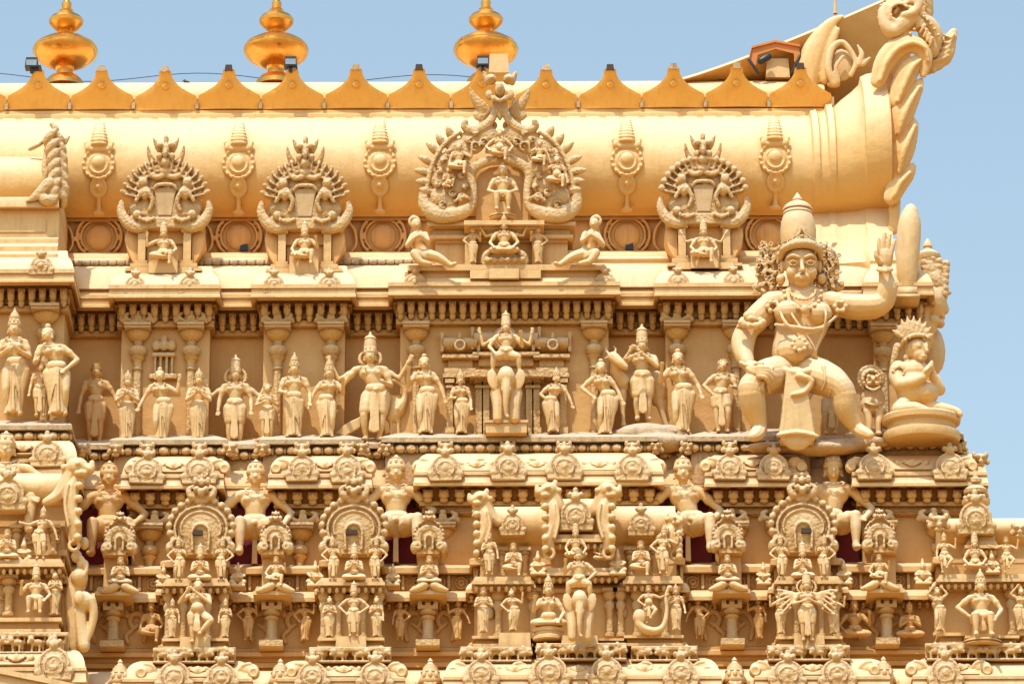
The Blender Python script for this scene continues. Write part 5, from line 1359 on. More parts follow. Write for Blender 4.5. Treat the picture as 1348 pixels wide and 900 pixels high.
# ================================================================ shell antefixes on the cornices
def shell_mesh(r, var=0):
    c = Clay(0, 0); k = r / 17.0
    c.e(0, 0, 17 * k, 16 * k, 8 * k, .0, small=False); c.e(0, 8 * k, 17 * k, 9 * k, 7 * k, .0, small=False)
    c.tor(0, 0, 15.5 * k, 2.0 * k, .045 * k, 18, -30, 210); c.tor(0, 2 * k, 10 * k, 1.2 * k, .075 * k, 14, -40, 220)
    c.b(-19 * k, 19 * k, 9 * k, 16 * k, -.12 * k, .05 * k)
    for s_ in (-1, 1): c.e(s_ * 17 * k, 8 * k, 5 * k, 5 * k, 5 * k, .02)
    if var == 0: c.e(0, 1 * k, 4 * k, 6 * k, 5 * k, .05)
    else: c.e(0, 4 * k, 5.5 * k, 4 * k, 4 * k, .06); c.e(0, -3 * k, 3 * k, 3 * k, 4 * k, .06)
    c.e(0, -19 * k, 6 * k, 6 * k, 7 * k, .04)
    for s_ in (-1, 1): c.e(s_ * 6 * k, -22 * k, 3 * k, 3.5 * k, 4 * k, .05)
    c.e(0, -26 * k, 3.4 * k, 4.5 * k, 4 * k, .04)
    me = c.mesh('shell', .0105, 1); me.materials.append(ORN); return me
SH = [shell_mesh(18.5, 0), shell_mesh(18.5, 1), shell_mesh(13.5, 0), shell_mesh(20.5, 1)]
ORD = ('first', 'second', 'third', 'fourth', 'fifth', 'sixth', 'seventh', 'eighth', 'ninth', 'tenth', 'eleventh', 'twelfth', 'thirteenth')
def shells(items, row, grp):
    for i, (px, py, d, v) in enumerate(items):
        o = link('shell_antefix', SH[v], None, None, P(px, py, d)); tag(o, 'shell shaped antefix on the %s, %s from the left' % (row, ORD[i]), 'antefix', grp)
        o.rotation_euler = (R(-8), R(rnd.uniform(-2, 2)), R(rnd.uniform(-4, 4))); q_ = rnd.uniform(.94, 1.06); o.scale = (q_, q_, rnd.uniform(.93, 1.05))
shells([(55, 348, 1.36, 2), (178, 374, .74, 2), (250, 374, .74, 2), (361, 374, .74, 2), (434, 374, .74, 2), (547, 372, .80, 2), (797, 372, .80, 2), (893, 372, .74, 2), (966, 372, .74, 2)], 'upper cornice', 'shell antefixes on the upper cornice')
shells([(62, 596, 1.84, 0), (193, 618, 1.22, 1), (262, 618, 1.22, 0), (397, 616, 1.22, 0), (456, 616, 1.22, 1), (586, 616, 1.30, 0), (668, 614, 1.30, 1), (742, 614, 1.30, 0), (832, 616, 1.30, 1), (960, 616, 1.22, 0), (1018, 616, 1.22, 1), (1150, 616, 1.22, 1), (1250, 616, 1.22, 0)], 'middle cornice', 'shell antefixes on the middle cornice')
shells([(70, 872, 2.84, 3), (228, 889, 2.36, 0), (290, 889, 2.36, 1), (410, 889, 2.36, 1), (492, 889, 2.36, 0), (632, 886, 2.42, 0), (722, 884, 2.42, 3), (797, 884, 2.42, 0), (895, 886, 2.42, 1), (1035, 888, 2.36, 0), (1100, 888, 2.36, 1), (1243, 887, 2.36, 0)], 'lowest cornice', 'shell antefixes on the lowest cornice')
# rolled scroll ends on the cornices (parts of the tower)
def scroll_end(px, py, d, s_, k=1.0):
    c = Clay(px, py)
    c.e(px + s_ * 1 * k, py + 2, 13 * k, 9 * k, 7 * k, -.03, s_ * 20, small=False); c.e(px + s_ * 8 * k, py + 4, 7 * k, 8 * k, 6 * k, .0, small=False); c.tor(px + s_ * 7 * k, py + 3, 5 * k, 1.8 * k, .05, 10); c.stroke([(px - s_ * 14 * k, py + 6, 3, -.02), (px - s_ * 6 * k, py - 5, 3, .0), (px + s_ * 2 * k, py - 7, 3, .0)])
    
    o = link('scroll_end', c.mesh('scroll_end', .0125, 1), CREAM, tower); o.location = P(px, py, d) - tower.location
for px, s_ in ((178, -1), (288, 1), (370, -1), (480, 1), (556, -1), (632, 1), (700, -1), (862, 1), (935, -1), (1047, 1), (1127, -1), (1272, 1)): scroll_end(px, 612, 1.16, s_)
for px, s_ in ((192, -1), (325, 1), (390, -1), (520, 1), (602, -1), (682, 1), (848, -1), (922, 1), (1000, -1), (1142, 1), (1205, -1), (1290, 1)): scroll_end(px, 880, 2.28, s_)
# grinning masks at the corners of the bead course and on the cornice hips
def mask(px, py, d, k=1.0):
    c = Clay(px, py); c.e(px, py, 8 * k, 8 * k, 8 * k, .0); c.e(px - 4 * k, py - 4 * k, 3.5 * k, 3.5 * k, 5 * k, .05); c.e(px + 4 * k, py - 4 * k, 3.5 * k, 3.5 * k, 5 * k, .05); c.e(px, py + 2 * k, 3.4 * k, 3 * k, 4 * k, .08); c.e(px, py + 7 * k, 6 * k, 2.4 * k, 4 * k, .05)
    for s_ in (-1, 1): c.e(px + s_ * 8 * k, py - 6 * k, 3 * k, 4.5 * k, 3 * k, .0); c.e(px + s_ * 9 * k, py + 3 * k, 3.5 * k, 4 * k, 3 * k, .0)
    o = link('lion_mask', c.mesh('lion_mask', .0105, 1), ORN, tower); o.location = P(px, py, d) - tower.location
for px in (108, 152, 302, 345, 475, 508, 862, 905, 1066, 1112, 1262, 193, 262, 397, 456, 586, 668, 742, 832, 960, 1018, 1150, 1250): mask(px, 590, .90 if px in (193, 262, 397, 456, 586, 668, 742, 832, 960, 1018, 1150, 1250) else .82, .95)
for px in (1290, ): mask(px, 607, 1.1, 1.0)
# brackets above the middle-tier capitals
def bracket(px, py, d):
    c = Clay(px, py)
    c.b(px - 5, px + 5, py - 8, py + 3, -.1, .08)
    for s_ in (-1, 1): c.stroke([(px + s_ * 6, py + 2, 4, .04), (px + s_ * 13, py - 1, 4.4, .05), (px + s_ * 17, py - 7, 3.4, .05), (px + s_ * 12, py - 10, 2.6, .05)]); c.e(px + s_ * 19, py, 4, 4, 4, .04)
    c.e(px, py - 10, 5, 4, 5, .04)
    o = link('capital_bracket', c.mesh('capital_bracket', .011, 1), ORN, tower); o.location = P(px, py, d) - tower.location
for px in (203, 262, 398, 452, 582, 835, 962, 1020, 1154, 1228):
    pilaster(px, .88, 690, 752, .95, 19); bracket(px, 684, 1.0)
for px, py in ((182, 421), (252, 421), (366, 421), (436, 421), (548, 421), (782, 421), (891, 421)): bracket(px, py, .46)
# ================================================================ seated guardians of the middle tier
SG = 'guardian statues seated in the recesses of the middle tier'
def sg(label, px, py, H, d=1.0, **k):
    a = dict(pose='wide', la='akimbo', ra='akimbo', hat='cap', garb='short', wide=1.0); a.update(k)
    return figure('seated_guardian_statue', label, px, py, H, d, group=SG, **a)
sg('dark shade-coloured seated guardian statue against the dark red recess, leftmost of the row', 140, 742, 121, mat=WALLM, halo=None, ped=None)  # darker wall plaster stands in for the shade on this statue
sg('seated guardian statue with hands on hips above the second niche, second of the row', 334, 741, 121)
sg('seated guardian statue just left of the long central shrine', 520, 739, 124)
sg('seated guardian statue leaning with one leg stretched, right of the long central shrine', 905, 739, 122, lean=.0, sway=.06, la='hip')
sg('seated guardian statue partly behind the shrine with the eight armed figure', 1096, 738, 124, sway=-.03)
sg('large seated guardian statue cut by the left edge of the picture', 3, 712, 128, 1.9, wide=1.25)
for px, lab in ((152, 'guardian head with conical cap at the bottom, between left shrine and flute player'), (365, 'guardian head with conical cap at the bottom, below the second niche'), (564, 'guardian head with conical cap at the bottom, left of the long shrine'), (968, 'guardian head with conical cap at the bottom, right of the long shrine'), (1166, 'guardian head with conical cap at the bottom, below the rightmost niche')):
    figure('seated_guardian_statue', lab, px, 1050, 146, 2.2, pose='wide', la='akimbo', ra='akimbo', hat='cone', garb='short', halo=.09, group='guardian statues at the bottom edge')
# ================================================================ miniature shrines
SHR = 'miniature shrines on the lower tier'; SS = 'small statues on the miniature shrines'
def ss(label, px, py, H, d, **k):
    return figure('shrine_statue', label, px, py, H, d, group=SS, **k)
def animal_row(root, x0, x1, y0, y1, d, seed=0):
    c = Clay(0, y1); rr = random.Random(seed); n = max(2, round((x1 - x0) / 25)); w_ = (x1 - x0) / n; h = y1 - y0
    ox = root.location.x * 100
    lx = lambda px: xx(px, d) * 100 - ox
    for i in range(n):
        x = x0 + (i + .5) * w_; a = lx(x); s_ = rr.choice((-1, 1))
        c.e(a, y0 + h * .52, 8.5, 4.6, 6, 0); c.e(a + s_ * 8, y0 + h * .38, 4.6, 4.8, 5.4, .03); c.e(a + s_ * 11, y0 + h * .5, 2.4, 2, 3, .05)
        for q in (-6, -2.5, 3, 6.5): c.stroke([(a + q, y0 + h * .6, 1.9), (a + q + rr.uniform(-1, 1), y1 - 1, 1.6)], d=.02 if q in (-6, 3) else -.02)
        c.e(a - s_ * 9, y0 + h * .42, 2, 4, 2.4)
        if rr.random() < .7: c.e(a, y0 + h * .22, 3.4, 4.4, 4, .0); c.e(a, y0 + h * .02, 2.6, 2.6, 2.6)
    c.b(lx(x0), lx(x1), y0 - 1, y0 + 4, -.12, .05); c.b(lx(x0), lx(x1), y1 - 2, y1 + 1, -.12, .08)
    c.b(lx(x0), lx(x1), y0, y1, -.18, -.12)
    o = link('animal_frieze', c.mesh('animal_frieze', .0105, 1), ORN, root); o.location = Vector((0, -d - root.location.y, zz(y1, d) - root.location.z))
def wbox(m, x0, x1, y0, y1, d0, d1, t=0): m.pbox(x0, x1, y0, y1, d0, d1, t)
def posts(root, xs, y0, y1, d, w=3.6):
    for x in xs:
        m = MB(); X = xx(x, d); z0, z1 = zz(y1, d), zz(y0, d); k = w / 100
        m.lathe([(k * 1.5, 0), (k * 1.5, .04), (k, .05), (k * .95, (z1 - z0) * .55), (k * 1.5, (z1 - z0) * .62), (k * 1.6, (z1 - z0) * .68), (k, (z1 - z0) * .76), (k * 1.9, (z1 - z0) * .84), (k * 1.9, z1 - z0)], (X, -d, z0), 10)
        m.box(X - k * 2.3, X + k * 2.3, d - .1, d + k * 2.2, z1 - .04, z1); m.build('pilaster', ORN, root, world=True)
def shelf(root, x0, x1, y, d, name='cornice', under=True):
    m = MB(); wbox(m, x0, x1, y - 9, y - 3, 1.3, d - .03, 3); wbox(m, x0 - 1.5, x1 + 1.5, y - 3, y + 1, 1.3, d); wbox(m, x0 + 3, x1 - 3, y + 1, y + 5, 1.3, d - .1)
    n = max(3, int((x1 - x0) / 9))
    for i in range(n):
        X = xx(x0 + (i + .5) * (x1 - x0) / n, d - .05); m.ball((X, -(d - .06), zz(y + 7, d - .05)), (.030, .04, .045), 7, 5)
    m.build(name, CREAM, root, world=True)
def wall_block(root, x0, x1, y0, y1, d, name='wall', mat=None):
    m = MB(); wbox(m, x0, x1, y0, y1, 1.0, d); m.build(name, mat or WALLM, root, world=True)
def base(root, x0, x1, y0, y1, d):
    m = MB(); h = (y1 - y0) / 4
    wbox(m, x0 - 1, x1 + 1, y0, y0 + h, 1.2, d + .02); wbox(m, x0 + 3, x1 - 3, y0 + h, y0 + 3 * h, 1.2, d - .06); wbox(m, x0, x1, y0 + 3 * h, y1, 1.2, d)
    m.build('base', CREAM, root, world=True)
def gable(root, cx, cy, rx, ry, d, name='gable_fan', style=0):
    """scalloped fan gable with concentric relief and a monster mask on top"""
    c = Clay(cx, cy)
    c.e(cx, cy, rx, ry, 9, .0, small=False); c.b(cx - rx * .86, cx + rx * .86, cy + ry * .35, cy + ry * .98, -.1, .06)
    n = 15
    for i in range(n + 1):
        a = R(-30 + 240 * i / n); c.e(cx + rx * .97 * math.cos(a), cy - ry * .97 * math.sin(a), 5.2 * rx / 40, 5.2 * rx / 40, 7, .03)
    for f_, t in ((.80, 2.0), (.62, 1.6)): c.tor(cx, cy + 2, rx * f_, t, .085, 20, -20, 200, ry / rx)
    for s_ in (-1, 1): c.tor(cx + s_ * rx * .72, cy + ry * .62, rx * .17, 2.4, .09, 9); c.e(cx + s_ * rx * .95, cy + ry * .75, 6, 8, 7, .04)
    c.tor(cx, cy + ry * .18, rx * .26, 2.0, .10, 12, 0, 180)
    c.stroke([(cx - rx * .27, cy + ry * .2, 1.8, .10), (cx - rx * .24, cy + ry * .8, 1.8, .10)], mir=cx)
    k = rx / 41
    y = cy - ry
    for s_ in (-1, 1):
        c.stroke([(cx + s_ * 4 * k, y - 1, 5 * k, .05), (cx + s_ * 12 * k, y - 3, 5 * k, .08), (cx + s_ * 16 * k, y - 11 * k, 4 * k, .08), (cx + s_ * 12 * k, y - 15 * k, 3 * k, .08)])
        c.e(cx + s_ * 6 * k, y - 12 * k, 4.4 * k, 4.4 * k, 6 * k, .12); c.e(cx + s_ * 8 * k, y - 22 * k, 4 * k, 6 * k, 5 * k, .06)
    c.e(cx, y - 8 * k, 5 * k, 6 * k, 8 * k, .12); c.e(cx, y - 20 * k, 5 * k, 6 * k, 6 * k, .06); c.e(cx, y + 3, 12 * k, 6 * k, 7 * k, .04); c.e(cx, y - 27 * k, 3 * k, 4 * k, 4 * k, .05)
    o = link(name, c.mesh(name, .0115, 1), ORN, root); o.location = P(cx, cy, d) - root.location
def shrine(cx, label, w_=39, gy=692):
    root = thing('miniature_shrine', label, 'shrine', P(cx, 850, 1.9), SHR)
    gable(root, cx, gy, 41, 35, 1.80)
    m = MB(); wbox(m, cx - 7, cx + 7, gy + 4, gy + 10, 1.8, 1.915); m.build('vent_slot', DARK, root, world=True)
    m = MB(); wbox(m, cx - 33, cx + 33, gy - 25, gy + 32, 1.0, 1.72); wbox(m, cx - 30, cx + 30, gy + 30, 762, 1.0, 1.66); m.build('attic_wall', WALLM, root, world=True)
    shelf(root, cx - 42, cx + 42, 768, 2.0); wall_block(root, cx - 36, cx + 36, 772, 846, 1.72)
    posts(root, (cx - 36, cx - 16, cx + 16, cx + 36), 776, 840, 1.78)
    base(root, cx - 42, cx + 42, 838, 852, 2.12); m = MB(); wbox(m, cx - 20, cx + 20, 836, 852, 1.9, 2.22, 1); m.build('plinth', CREAM, root, world=True)
    animal_row(root, cx - 54, cx + 52, 852, 869, 2.2, int(cx)); return root
shrine(264, 'miniature shrine with slotted fan gable behind the flute playing dancer'); shrine(465, 'miniature shrine with fan gable between the second and third niches'); shrine(1056, 'miniature shrine with fan gable behind the many armed figure')
def row3(cx, wd, who, lf=0):
    a = [('left attendant', -28, 48, dict(la='hip', ra='raise', pose='sway', sway=.04, hat='mukuta')), ('right attendant', 28, 48, dict(la='raise', ra='hip', pose='sway', sway=-.04, hat='mukuta'))]
    for nm, dx, H, kw in a: ss('standing %s under the gable of the shrine %s' % (nm, wd), cx + dx, 763, H, 1.95, garb='short', **kw)
    ss('seated deity with joined palms under the gable of the shrine %s' % wd, cx, 764, 36, 1.98, pose='lotus', la='namaste', ra='namaste', hat='kirita')
row3(262, 'of the flute player', 0); row3(465, 'left of the long shrine', 0); row3(1056, 'of the many armed figure', 0)
ss('stout dancing flute player statue leaning forward, sunlit in front of its shrine', 258, 846, 76, 2.22, pose='dance', la='flute', ra='flute2', hat='bun', fat=.35, wide=1.2)
ss('attendant statue left of the dancing flute player', 225, 838, 44, 2.1, la='chest', ra='down', hat='cone', garb='sari'); ss('attendant statue right of the dancing flute player', 295, 838, 44, 2.1, la='down', ra='chest', hat='cone', garb='sari', fem=True)
ss('frontal standing god statue in the shrine left of the long shrine', 464, 838, 58, 2.2, la='hip', ra='hip', hat='kirita', garb='dhoti', wide=1.15)
ss('draped statue on the left side of the shrine with the frontal god', 432, 838, 48, 2.1, la='chest', ra='chest', hat='bun', fem=True); ss('draped statue on the right side of the shrine with the frontal god', 494, 838, 48, 2.1, la='chest', ra='down', hat='bun', fem=True)
ss('many armed statue with fan of arms and huge headdress', 1062, 846, 74, 2.24, pose='stand', la='chest', ra='chest', hat='kirita', garb='dhoti', halo=.13, wide=1.15, extra=[(s_, ((.10 + .03 * k, 0, -.16 + .06 * k), (.20 + .012 * k, .02, -.27 + .085 * k))) for s_ in (-1, 1) for k in range(5)])
ss('attendant statue left of the many armed statue', 1027, 836, 50, 2.1, la='up', ra='hip', hat='cone', garb='sari', fem=True); ss('attendant statue right of the many armed statue', 1096, 836, 48, 2.1, la='hip', ra='up', hat='cone', garb='sari')
# ---- barrel vault builder for the long shrines
def mini_vault(root, x0, x1, yt, yb, d, name='barrel_vault', dep=.35):
    m = MB(); n = 14; zc = (zz(yt, d - dep) + zz(yb, d)) / 2; rz = (zz(yt, d - dep) - zz(yb, d)) / 2
    vs = []
    for x in (xx(x0, d), xx(x1, d)):
        for i in range(n + 1):
            a = R(-60 + 150 * i / n); vs.append((x, -(d - dep) - dep * math.cos(a), zc + rz * math.sin(a) * 1.05))
        vs.append((x, -.9, zc + rz)); vs.append((x, -.9, zc - rz))
    q = n + 3
    m.add(vs, [(i, i + 1, q + i + 1, q + i) for i in range(q - 1)] + [tuple(range(q)), tuple(reversed(range(q, 2 * q)))])
    m.build(name, CREAM, root, world=True, ang=40)
def horn(root, px, py, d, s_, k=1.0, rimy=60):
    """makara head rearing over the vault end with its ribbed rim"""
    c = Clay(px, py)
    c.stroke([(px + s_ * -26 * k, py + 26 * k, 5 * k), (px - s_ * 14 * k, py + 20 * k, 8 * k), (px - s_ * 5 * k, py + 8 * k, 10 * k), (px, py - 4 * k, 11 * k)], .8)
    c.e(px + s_ * 4 * k, py - 8 * k, 12 * k, 10 * k, 11 * k, .02, small=False); c.stroke([(px + s_ * 8 * k, py - 10 * k, 6 * k, .06), (px + s_ * 17 * k, py - 6 * k, 5 * k, .08), (px + s_ * 19 * k, py - 13 * k, 3 * k, .08)]); c.e(px + s_ * 8 * k, py - 2 * k, 8 * k, 4 * k, 7 * k, .08)
    c.e(px + s_ * 5 * k, py - 12 * k, 3 * k, 3 * k, 4 * k, .13); c.e(px - s_ * 4 * k, py - 16 * k, 4 * k, 6 * k, 4 * k, .03); c.e(px - s_ * 9 * k, py - 8 * k, 4 * k, 4 * k, 4 * k, .05)
    kk = min(k, 1.0)
    c.stroke([(px + s_ * 3, py + 4, 8 * k, .02), (px - s_ * 2, py + rimy * .25, 9.5 * kk, .07), (px - s_ * 1, py + rimy * .5, 9 * kk, .08), (px + s_ * 5, py + rimy * .72, 8.5 * kk, .08), (px + s_ * 3, py + rimy * .9, 7.5 * kk, .04)], .8, sub=4)
    c.stroke([(px - s_ * 5, py + rimy * .12, 2, .15), (px - s_ * 8, py + rimy * .4, 2, .16), (px - s_ * 3, py + rimy * .7, 2, .16)])
    for q in range(5): c.stroke([(px + s_ * 9, py - 14 + q * 5, 2.4, .05), (px + s_ * 14, py - 10 + q * 6, 1.6, .06)])
    c.tor(px + s_ * 4, py + rimy - 2, 6, 2.6, .08, 10)
    for i in range(5): c.e(px + s_ * 9, py + 12 + i * rimy / 5.5, 5, 5, 6, .12)
    o = link('horned_end', c.mesh('horned_end', .0115, 1), CREAM, root); o.location = P(px, py, d) - root.location
def shell_part(root, px, py, d, v=1, s=1.0):
    o = link('gable_shell', SH[v], None, root, P(px, py, d) - root.location); o.scale = (s, s, s)
# ---- long central shrine
L = thing('long_shrine', 'long vaulted shrine with rearing horned ends at the centre of the lower tier', 'shrine', P(757, 850, 1.95), SHR)
mini_vault(L, 630, 886, 670, 716, 1.78); mini_vault(L, 722, 800, 660, 712, 1.92, 'raised_vault')
for px, py, s_, rm, k in ((636, 664, -1, 66, .95), (726, 654, -1, 72, 1.0), (795, 654, 1, 72, 1.0), (883, 690, 1, 40, .7)): horn(L, px, py, 1.86 if px in (636, 883) else 2.0, s_, k, rm)
shell_part(L, 674, 690, 1.88, 1, .75); shell_part(L, 757, 678, 2.06, 3, .95); shell_part(L, 843, 690, 1.88, 1, .8)
wall_block(L, 632, 886, 716, 760, 1.62, 'attic_wall'); wall_block(L, 728, 796, 712, 760, 1.76, 'attic_wall')
for a, b_ in ((722, 794), ): shelf(L, a, b_, 712, 2.1, 'cornice')
shelf(L, 622, 700, 767, 2.0); shelf(L, 818, 893, 767, 2.0); shelf(L, 704, 812, 756, 2.02)
wall_block(L, 628, 890, 772, 846, 1.70); posts(L, (655, 700, 799, 813, 834, 870), 776, 838, 1.76, 4.2)
posts(L, (660, 690, 736, 778, 826, 858), 722, 758, 1.68, 3.2)
base(L, 622, 700, 836, 850, 2.1); base(L, 818, 893, 836, 850, 2.1); base(L, 702, 816, 840, 852, 2.08); m = MB(); wbox(m, 736, 784, 836, 850, 1.9, 2.32, 1); m.build('plinth', CREAM, L, world=True); m = MB(); wbox(m, 655, 697, 832, 850, 1.9, 2.2, 1); m.build('plinth', CREAM, L, world=True)
animal_row(L, 606, 698, 852, 869, 2.2, 3); animal_row(L, 704, 820, 848, 867, 2.28, 4); animal_row(L, 826, 912, 852, 869, 2.2, 5)
c = Clay(817, 805); 
for x, y in ((817, 806), (651, 806)): c.e(x, y, 8, 8, 4, 0, small=False)
o = link('round_boss', c.mesh('round_boss', .012, 1), ORN, L); o.location = P(817, 805, 1.72) - L.location
ss('standing statue with raised arm at the left end of the long shrine roof terrace', 643, 757, 50, 2.0, la='chest', ra='down', hat='cone', garb='short')
ss('seated praying statue under the left shell of the long shrine', 675, 757, 38, 2.0, pose='royal', la='namaste', ra='namaste', hat='turban')
ss('seated statue high under the middle shell of the long shrine', 757, 735, 34, 2.12, pose='lotus', la='knee', ra='knee', hat='kirita')
ss('small crouching statue right of the elephant rider on the terrace', 791, 738, 26, 2.0, pose='lotus', la='belly', ra='belly', hat='turban')
ss('seated praying statue under the right shell of the long shrine', 843, 757, 40, 2.0, pose='royal', la='namaste', ra='namaste', hat='turban')
ss('archer like standing statue with arm stretched at the right end of the terrace', 872, 757, 54, 2.02, pose='sway', sway=-.05, la='hip', ra='up', hat='mukuta', garb='short', wide=1.1)
ss('draped turbaned statue at the lower left end of the long shrine', 635, 833, 54, 2.12, la='chest', ra='chest', hat='turban', garb='sari', wide=1.05)
ss('slim dancing woman statue beside a post on the long shrine', 674, 831, 50, 2.16, pose='sway', sway=.07, fem=True, la='hip', ra='up', hat='bun')
ss('seated goddess statue on a lotus left of the lower elephant', 721, 828, 54, 2.2, pose='lotus', la='raise', ra='knee', fem=True, hat='mukuta', ped=(20, 14))
elephant('elephant_statue', 'small elephant statue facing out in the middle of the lower tier', 762, 836, 2.62, (0, 0, 1), 762, 790, .225)
ss('crowned rider statue seated on the lower elephant', 761, 775, 46, 2.42, pose='ride', la='raise', ra='hip', hat='turban', wide=1.0)
ss('child statue dancing on the serpent at the right of the long shrine', 853, 822, 46, 2.18, pose='dance', la='hip', ra='out', hat='turban', garb='short', fat=.2)
sn = thing('serpent_statue', 'swan necked serpent statue curling under the dancing child', 'serpent', P(860, 836, 2.2)); c = Clay(860, 836)
c.stroke([(843, 812, 4), (841, 822, 5.5), (848, 829, 6), (862, 831, 5), (872, 824, 3.6), (876, 806, 2.6), (875, 790, 2.3), (878, 780, 2.4)], sub=4); c.e(880, 778, 4, 3, 3); c.e(842, 814, 9, 10, 6, .0)
c.build('body', STAT, sn, vox=.011)
ss('draped statue at the lower right end of the long shrine', 889, 831, 52, 2.12, la='chest', ra='down', hat='cone', garb='sari')
# ---- right end shrine
Rr = thing('vaulted_shrine', 'vaulted shrine at the right edge of the lower tier', 'shrine', P(1285, 850, 1.95), SHR)
mini_vault(Rr, 1230, 1342, 688, 716, 1.78); shell_part(Rr, 1283, 684, 1.95, 3, 1.0)
mask(1235, 690, 1.9, 1.2); mask(1341, 700, 1.9, 1.0); wall_block(Rr, 1232, 1345, 714, 760, 1.62, 'attic_wall'); shelf(Rr, 1262, 1304, 722, 1.95, 'cornice'); shelf(Rr, 1224, 1352, 766, 2.0)
m = MB(); wbox(m, 1268, 1300, 696, 716, 1.5, 1.9); m.build('gable_base', CREAM, Rr, world=True)
wall_block(Rr, 1228, 1350, 770, 846, 1.70); posts(Rr, (1222, 1272, 1318, 1352), 776, 838, 1.76, 4.2); base(Rr, 1222, 1256, 834, 850, 2.08); base(Rr, 1258, 1326, 838, 852, 2.2); base(Rr, 1328, 1400, 834, 850, 2.08); animal_row(Rr, 1206, 1352, 850, 869, 2.2, 9)
ss('dancing statue with raised arm at the left of the corner shrine terrace', 1243, 757, 46, 2.0, pose='dance', la='down', ra='up', hat='cone', garb='short')
ss('seated deity under the shell of the corner shrine', 1283, 752, 36, 2.0, pose='lotus', la='knee', ra='knee', hat='kirita'); ss('crouching archer statue at the right of the corner shrine terrace', 1325, 757, 44, 2.0, pose='dance', la='out', ra='up', hat='turban', garb='short')
ss('woman statue with arms over her head at the corner shrine', 1236, 833, 52, 2.1, pose='sway', sway=.06, fem=True, la='over', ra='over', hat='bun'); ss('tall crowned statue seated cross legged in the corner shrine', 1292, 846, 74, 2.22, pose='seat', la='hip', ra='knee', hat='mukuta', wide=1.1, garb='dhoti', ped=(24, 5)); ss('woman statue cut by the right edge of the picture', 1343, 833, 52, 2.1, pose='sway', sway=-.06, fem=True, la='over', ra='hip', hat='bun')
st_ = thing('stone_pot', 'stacked pot ornament at the corner of the middle tier', 'pot', P(1284, 665, 1.2)); m = MB(); m.lathe([(r / 100, z / 94) for r, z in ((18, 0), (18, 4), (10, 6), (10, 9), (15, 12), (16, 16), (12, 20), (6, 23), (9, 26), (9, 30), (5, 33), (3, 42))], (0, 0, 0), 18); m.build('pot_stack', ORN, st_); c = Clay(0, 0)
for k in range(7): a = R(k * 51); c.ell((.15 * math.cos(a), .15 * math.sin(a), .06), .035, None, True)
c.build('petals', ORN, st_, vox=.012, it=0)
# ---- left end shrine
Ls = thing('vaulted_shrine', 'vaulted shrine with rearing horned end at the left edge', 'shrine', P(40, 850, 2.3), SHR)
mini_vault(Ls, -80, 90, 624, 662, 2.26); horn(Ls, 96, 624, 2.36, 1, 1.25, 88); shell_part(Ls, 10, 648, 2.36, 3, 1.0)
m = MB(); wbox(m, -80, 92, 662, 690, 1.0, 2.1); wbox(m, -80, 88, 690, 738, 1.0, 2.06); m.build('attic_wall', WALLM, Ls, world=True); posts(Ls, (-10, 30, 78), 690, 728, 2.14, 3.6)
c = Clay(0, 700)
for x in (18, 36, 50, 68): c.tor(x, 706, 6, 1.6, .0, 12); c.e(x, 706, 3, 3, 3)
o = link('roundel', c.mesh('roundel', .011, 1), ORN, Ls); o.location = P(0, 700, 2.12) - Ls.location
shelf(Ls, -80, 91, 742, 2.5); wall_block(Ls, -80, 90, 746, 812, 2.16); posts(Ls, (22, 82), 756, 808, 2.26, 5)
base(Ls, -80, 90, 810, 830, 2.5); animal_row(Ls, -30, 100, 832, 856, 2.6, 12)
c = Clay(5, 800); 
for y in (778, 802): c.e(5, y, 9, 9, 4, 0, small=False); c.tor(5, y, 9, 1.5, .03, 14)
o = link('round_boss', c.mesh('round_boss', .012, 1), ORN, Ls); o.location = P(5, 800, 2.18) - Ls.location
ss('striding statue with one arm outstretched on the left shrine terrace', 52, 735, 60, 2.42, pose='sway', sway=-.08, la='out', ra='side', hat='cone', garb='short'); ss('seated statue by the left edge on the shrine terrace', 8, 735, 36, 2.42, pose='lotus', la='namaste', ra='namaste', hat='turban')
ss('seated deity on a seat in the left shrine', 45, 810, 54, 2.46, pose='seat', la='raise', ra='knee', hat='kirita', wide=1.15, garb='dhoti'); ss('woman statue with veil beside the seated deity in the left shrine', 70, 808, 52, 2.44, fem=True, la='chest', ra='chest', hat='bun')
ry = thing('rearing_beast', 'rearing elephant trunked beast stacked on the edge of the left shrine', 'ornament', P(112, 850, 2.2)); c = Clay(112, 850)
c.stroke([(98, 850, 8), (97, 820, 11), (95, 790, 12), (100, 765, 12)], .9); c.e(108, 795, 13, 14, 14, .06, small=False); c.stroke([(116, 792, 8, .1), (121, 806, 6, .1), (119, 824, 5, .1), (113, 842, 4, .1)]); c.stroke([(104, 806, 8, .08), (107, 830, 8, .08), (110, 848, 8, .1)]); c.e(102, 764, 11, 12, 12, .08, small=False); c.e(106, 748, 8, 7, 9, .1); c.e(98, 738, 7, 8, 9, .08); c.e(107, 722, 6, 8, 7, .06); c.e(99, 712, 5, 7, 7, .06); c.stroke([(104, 740, 4, .15), (111, 752, 3, .15), (108, 762, 3, .15)])
c.e(103, 788, 7, 9, 4, .18); c.build('body', STAT, ry, vox=.0115)
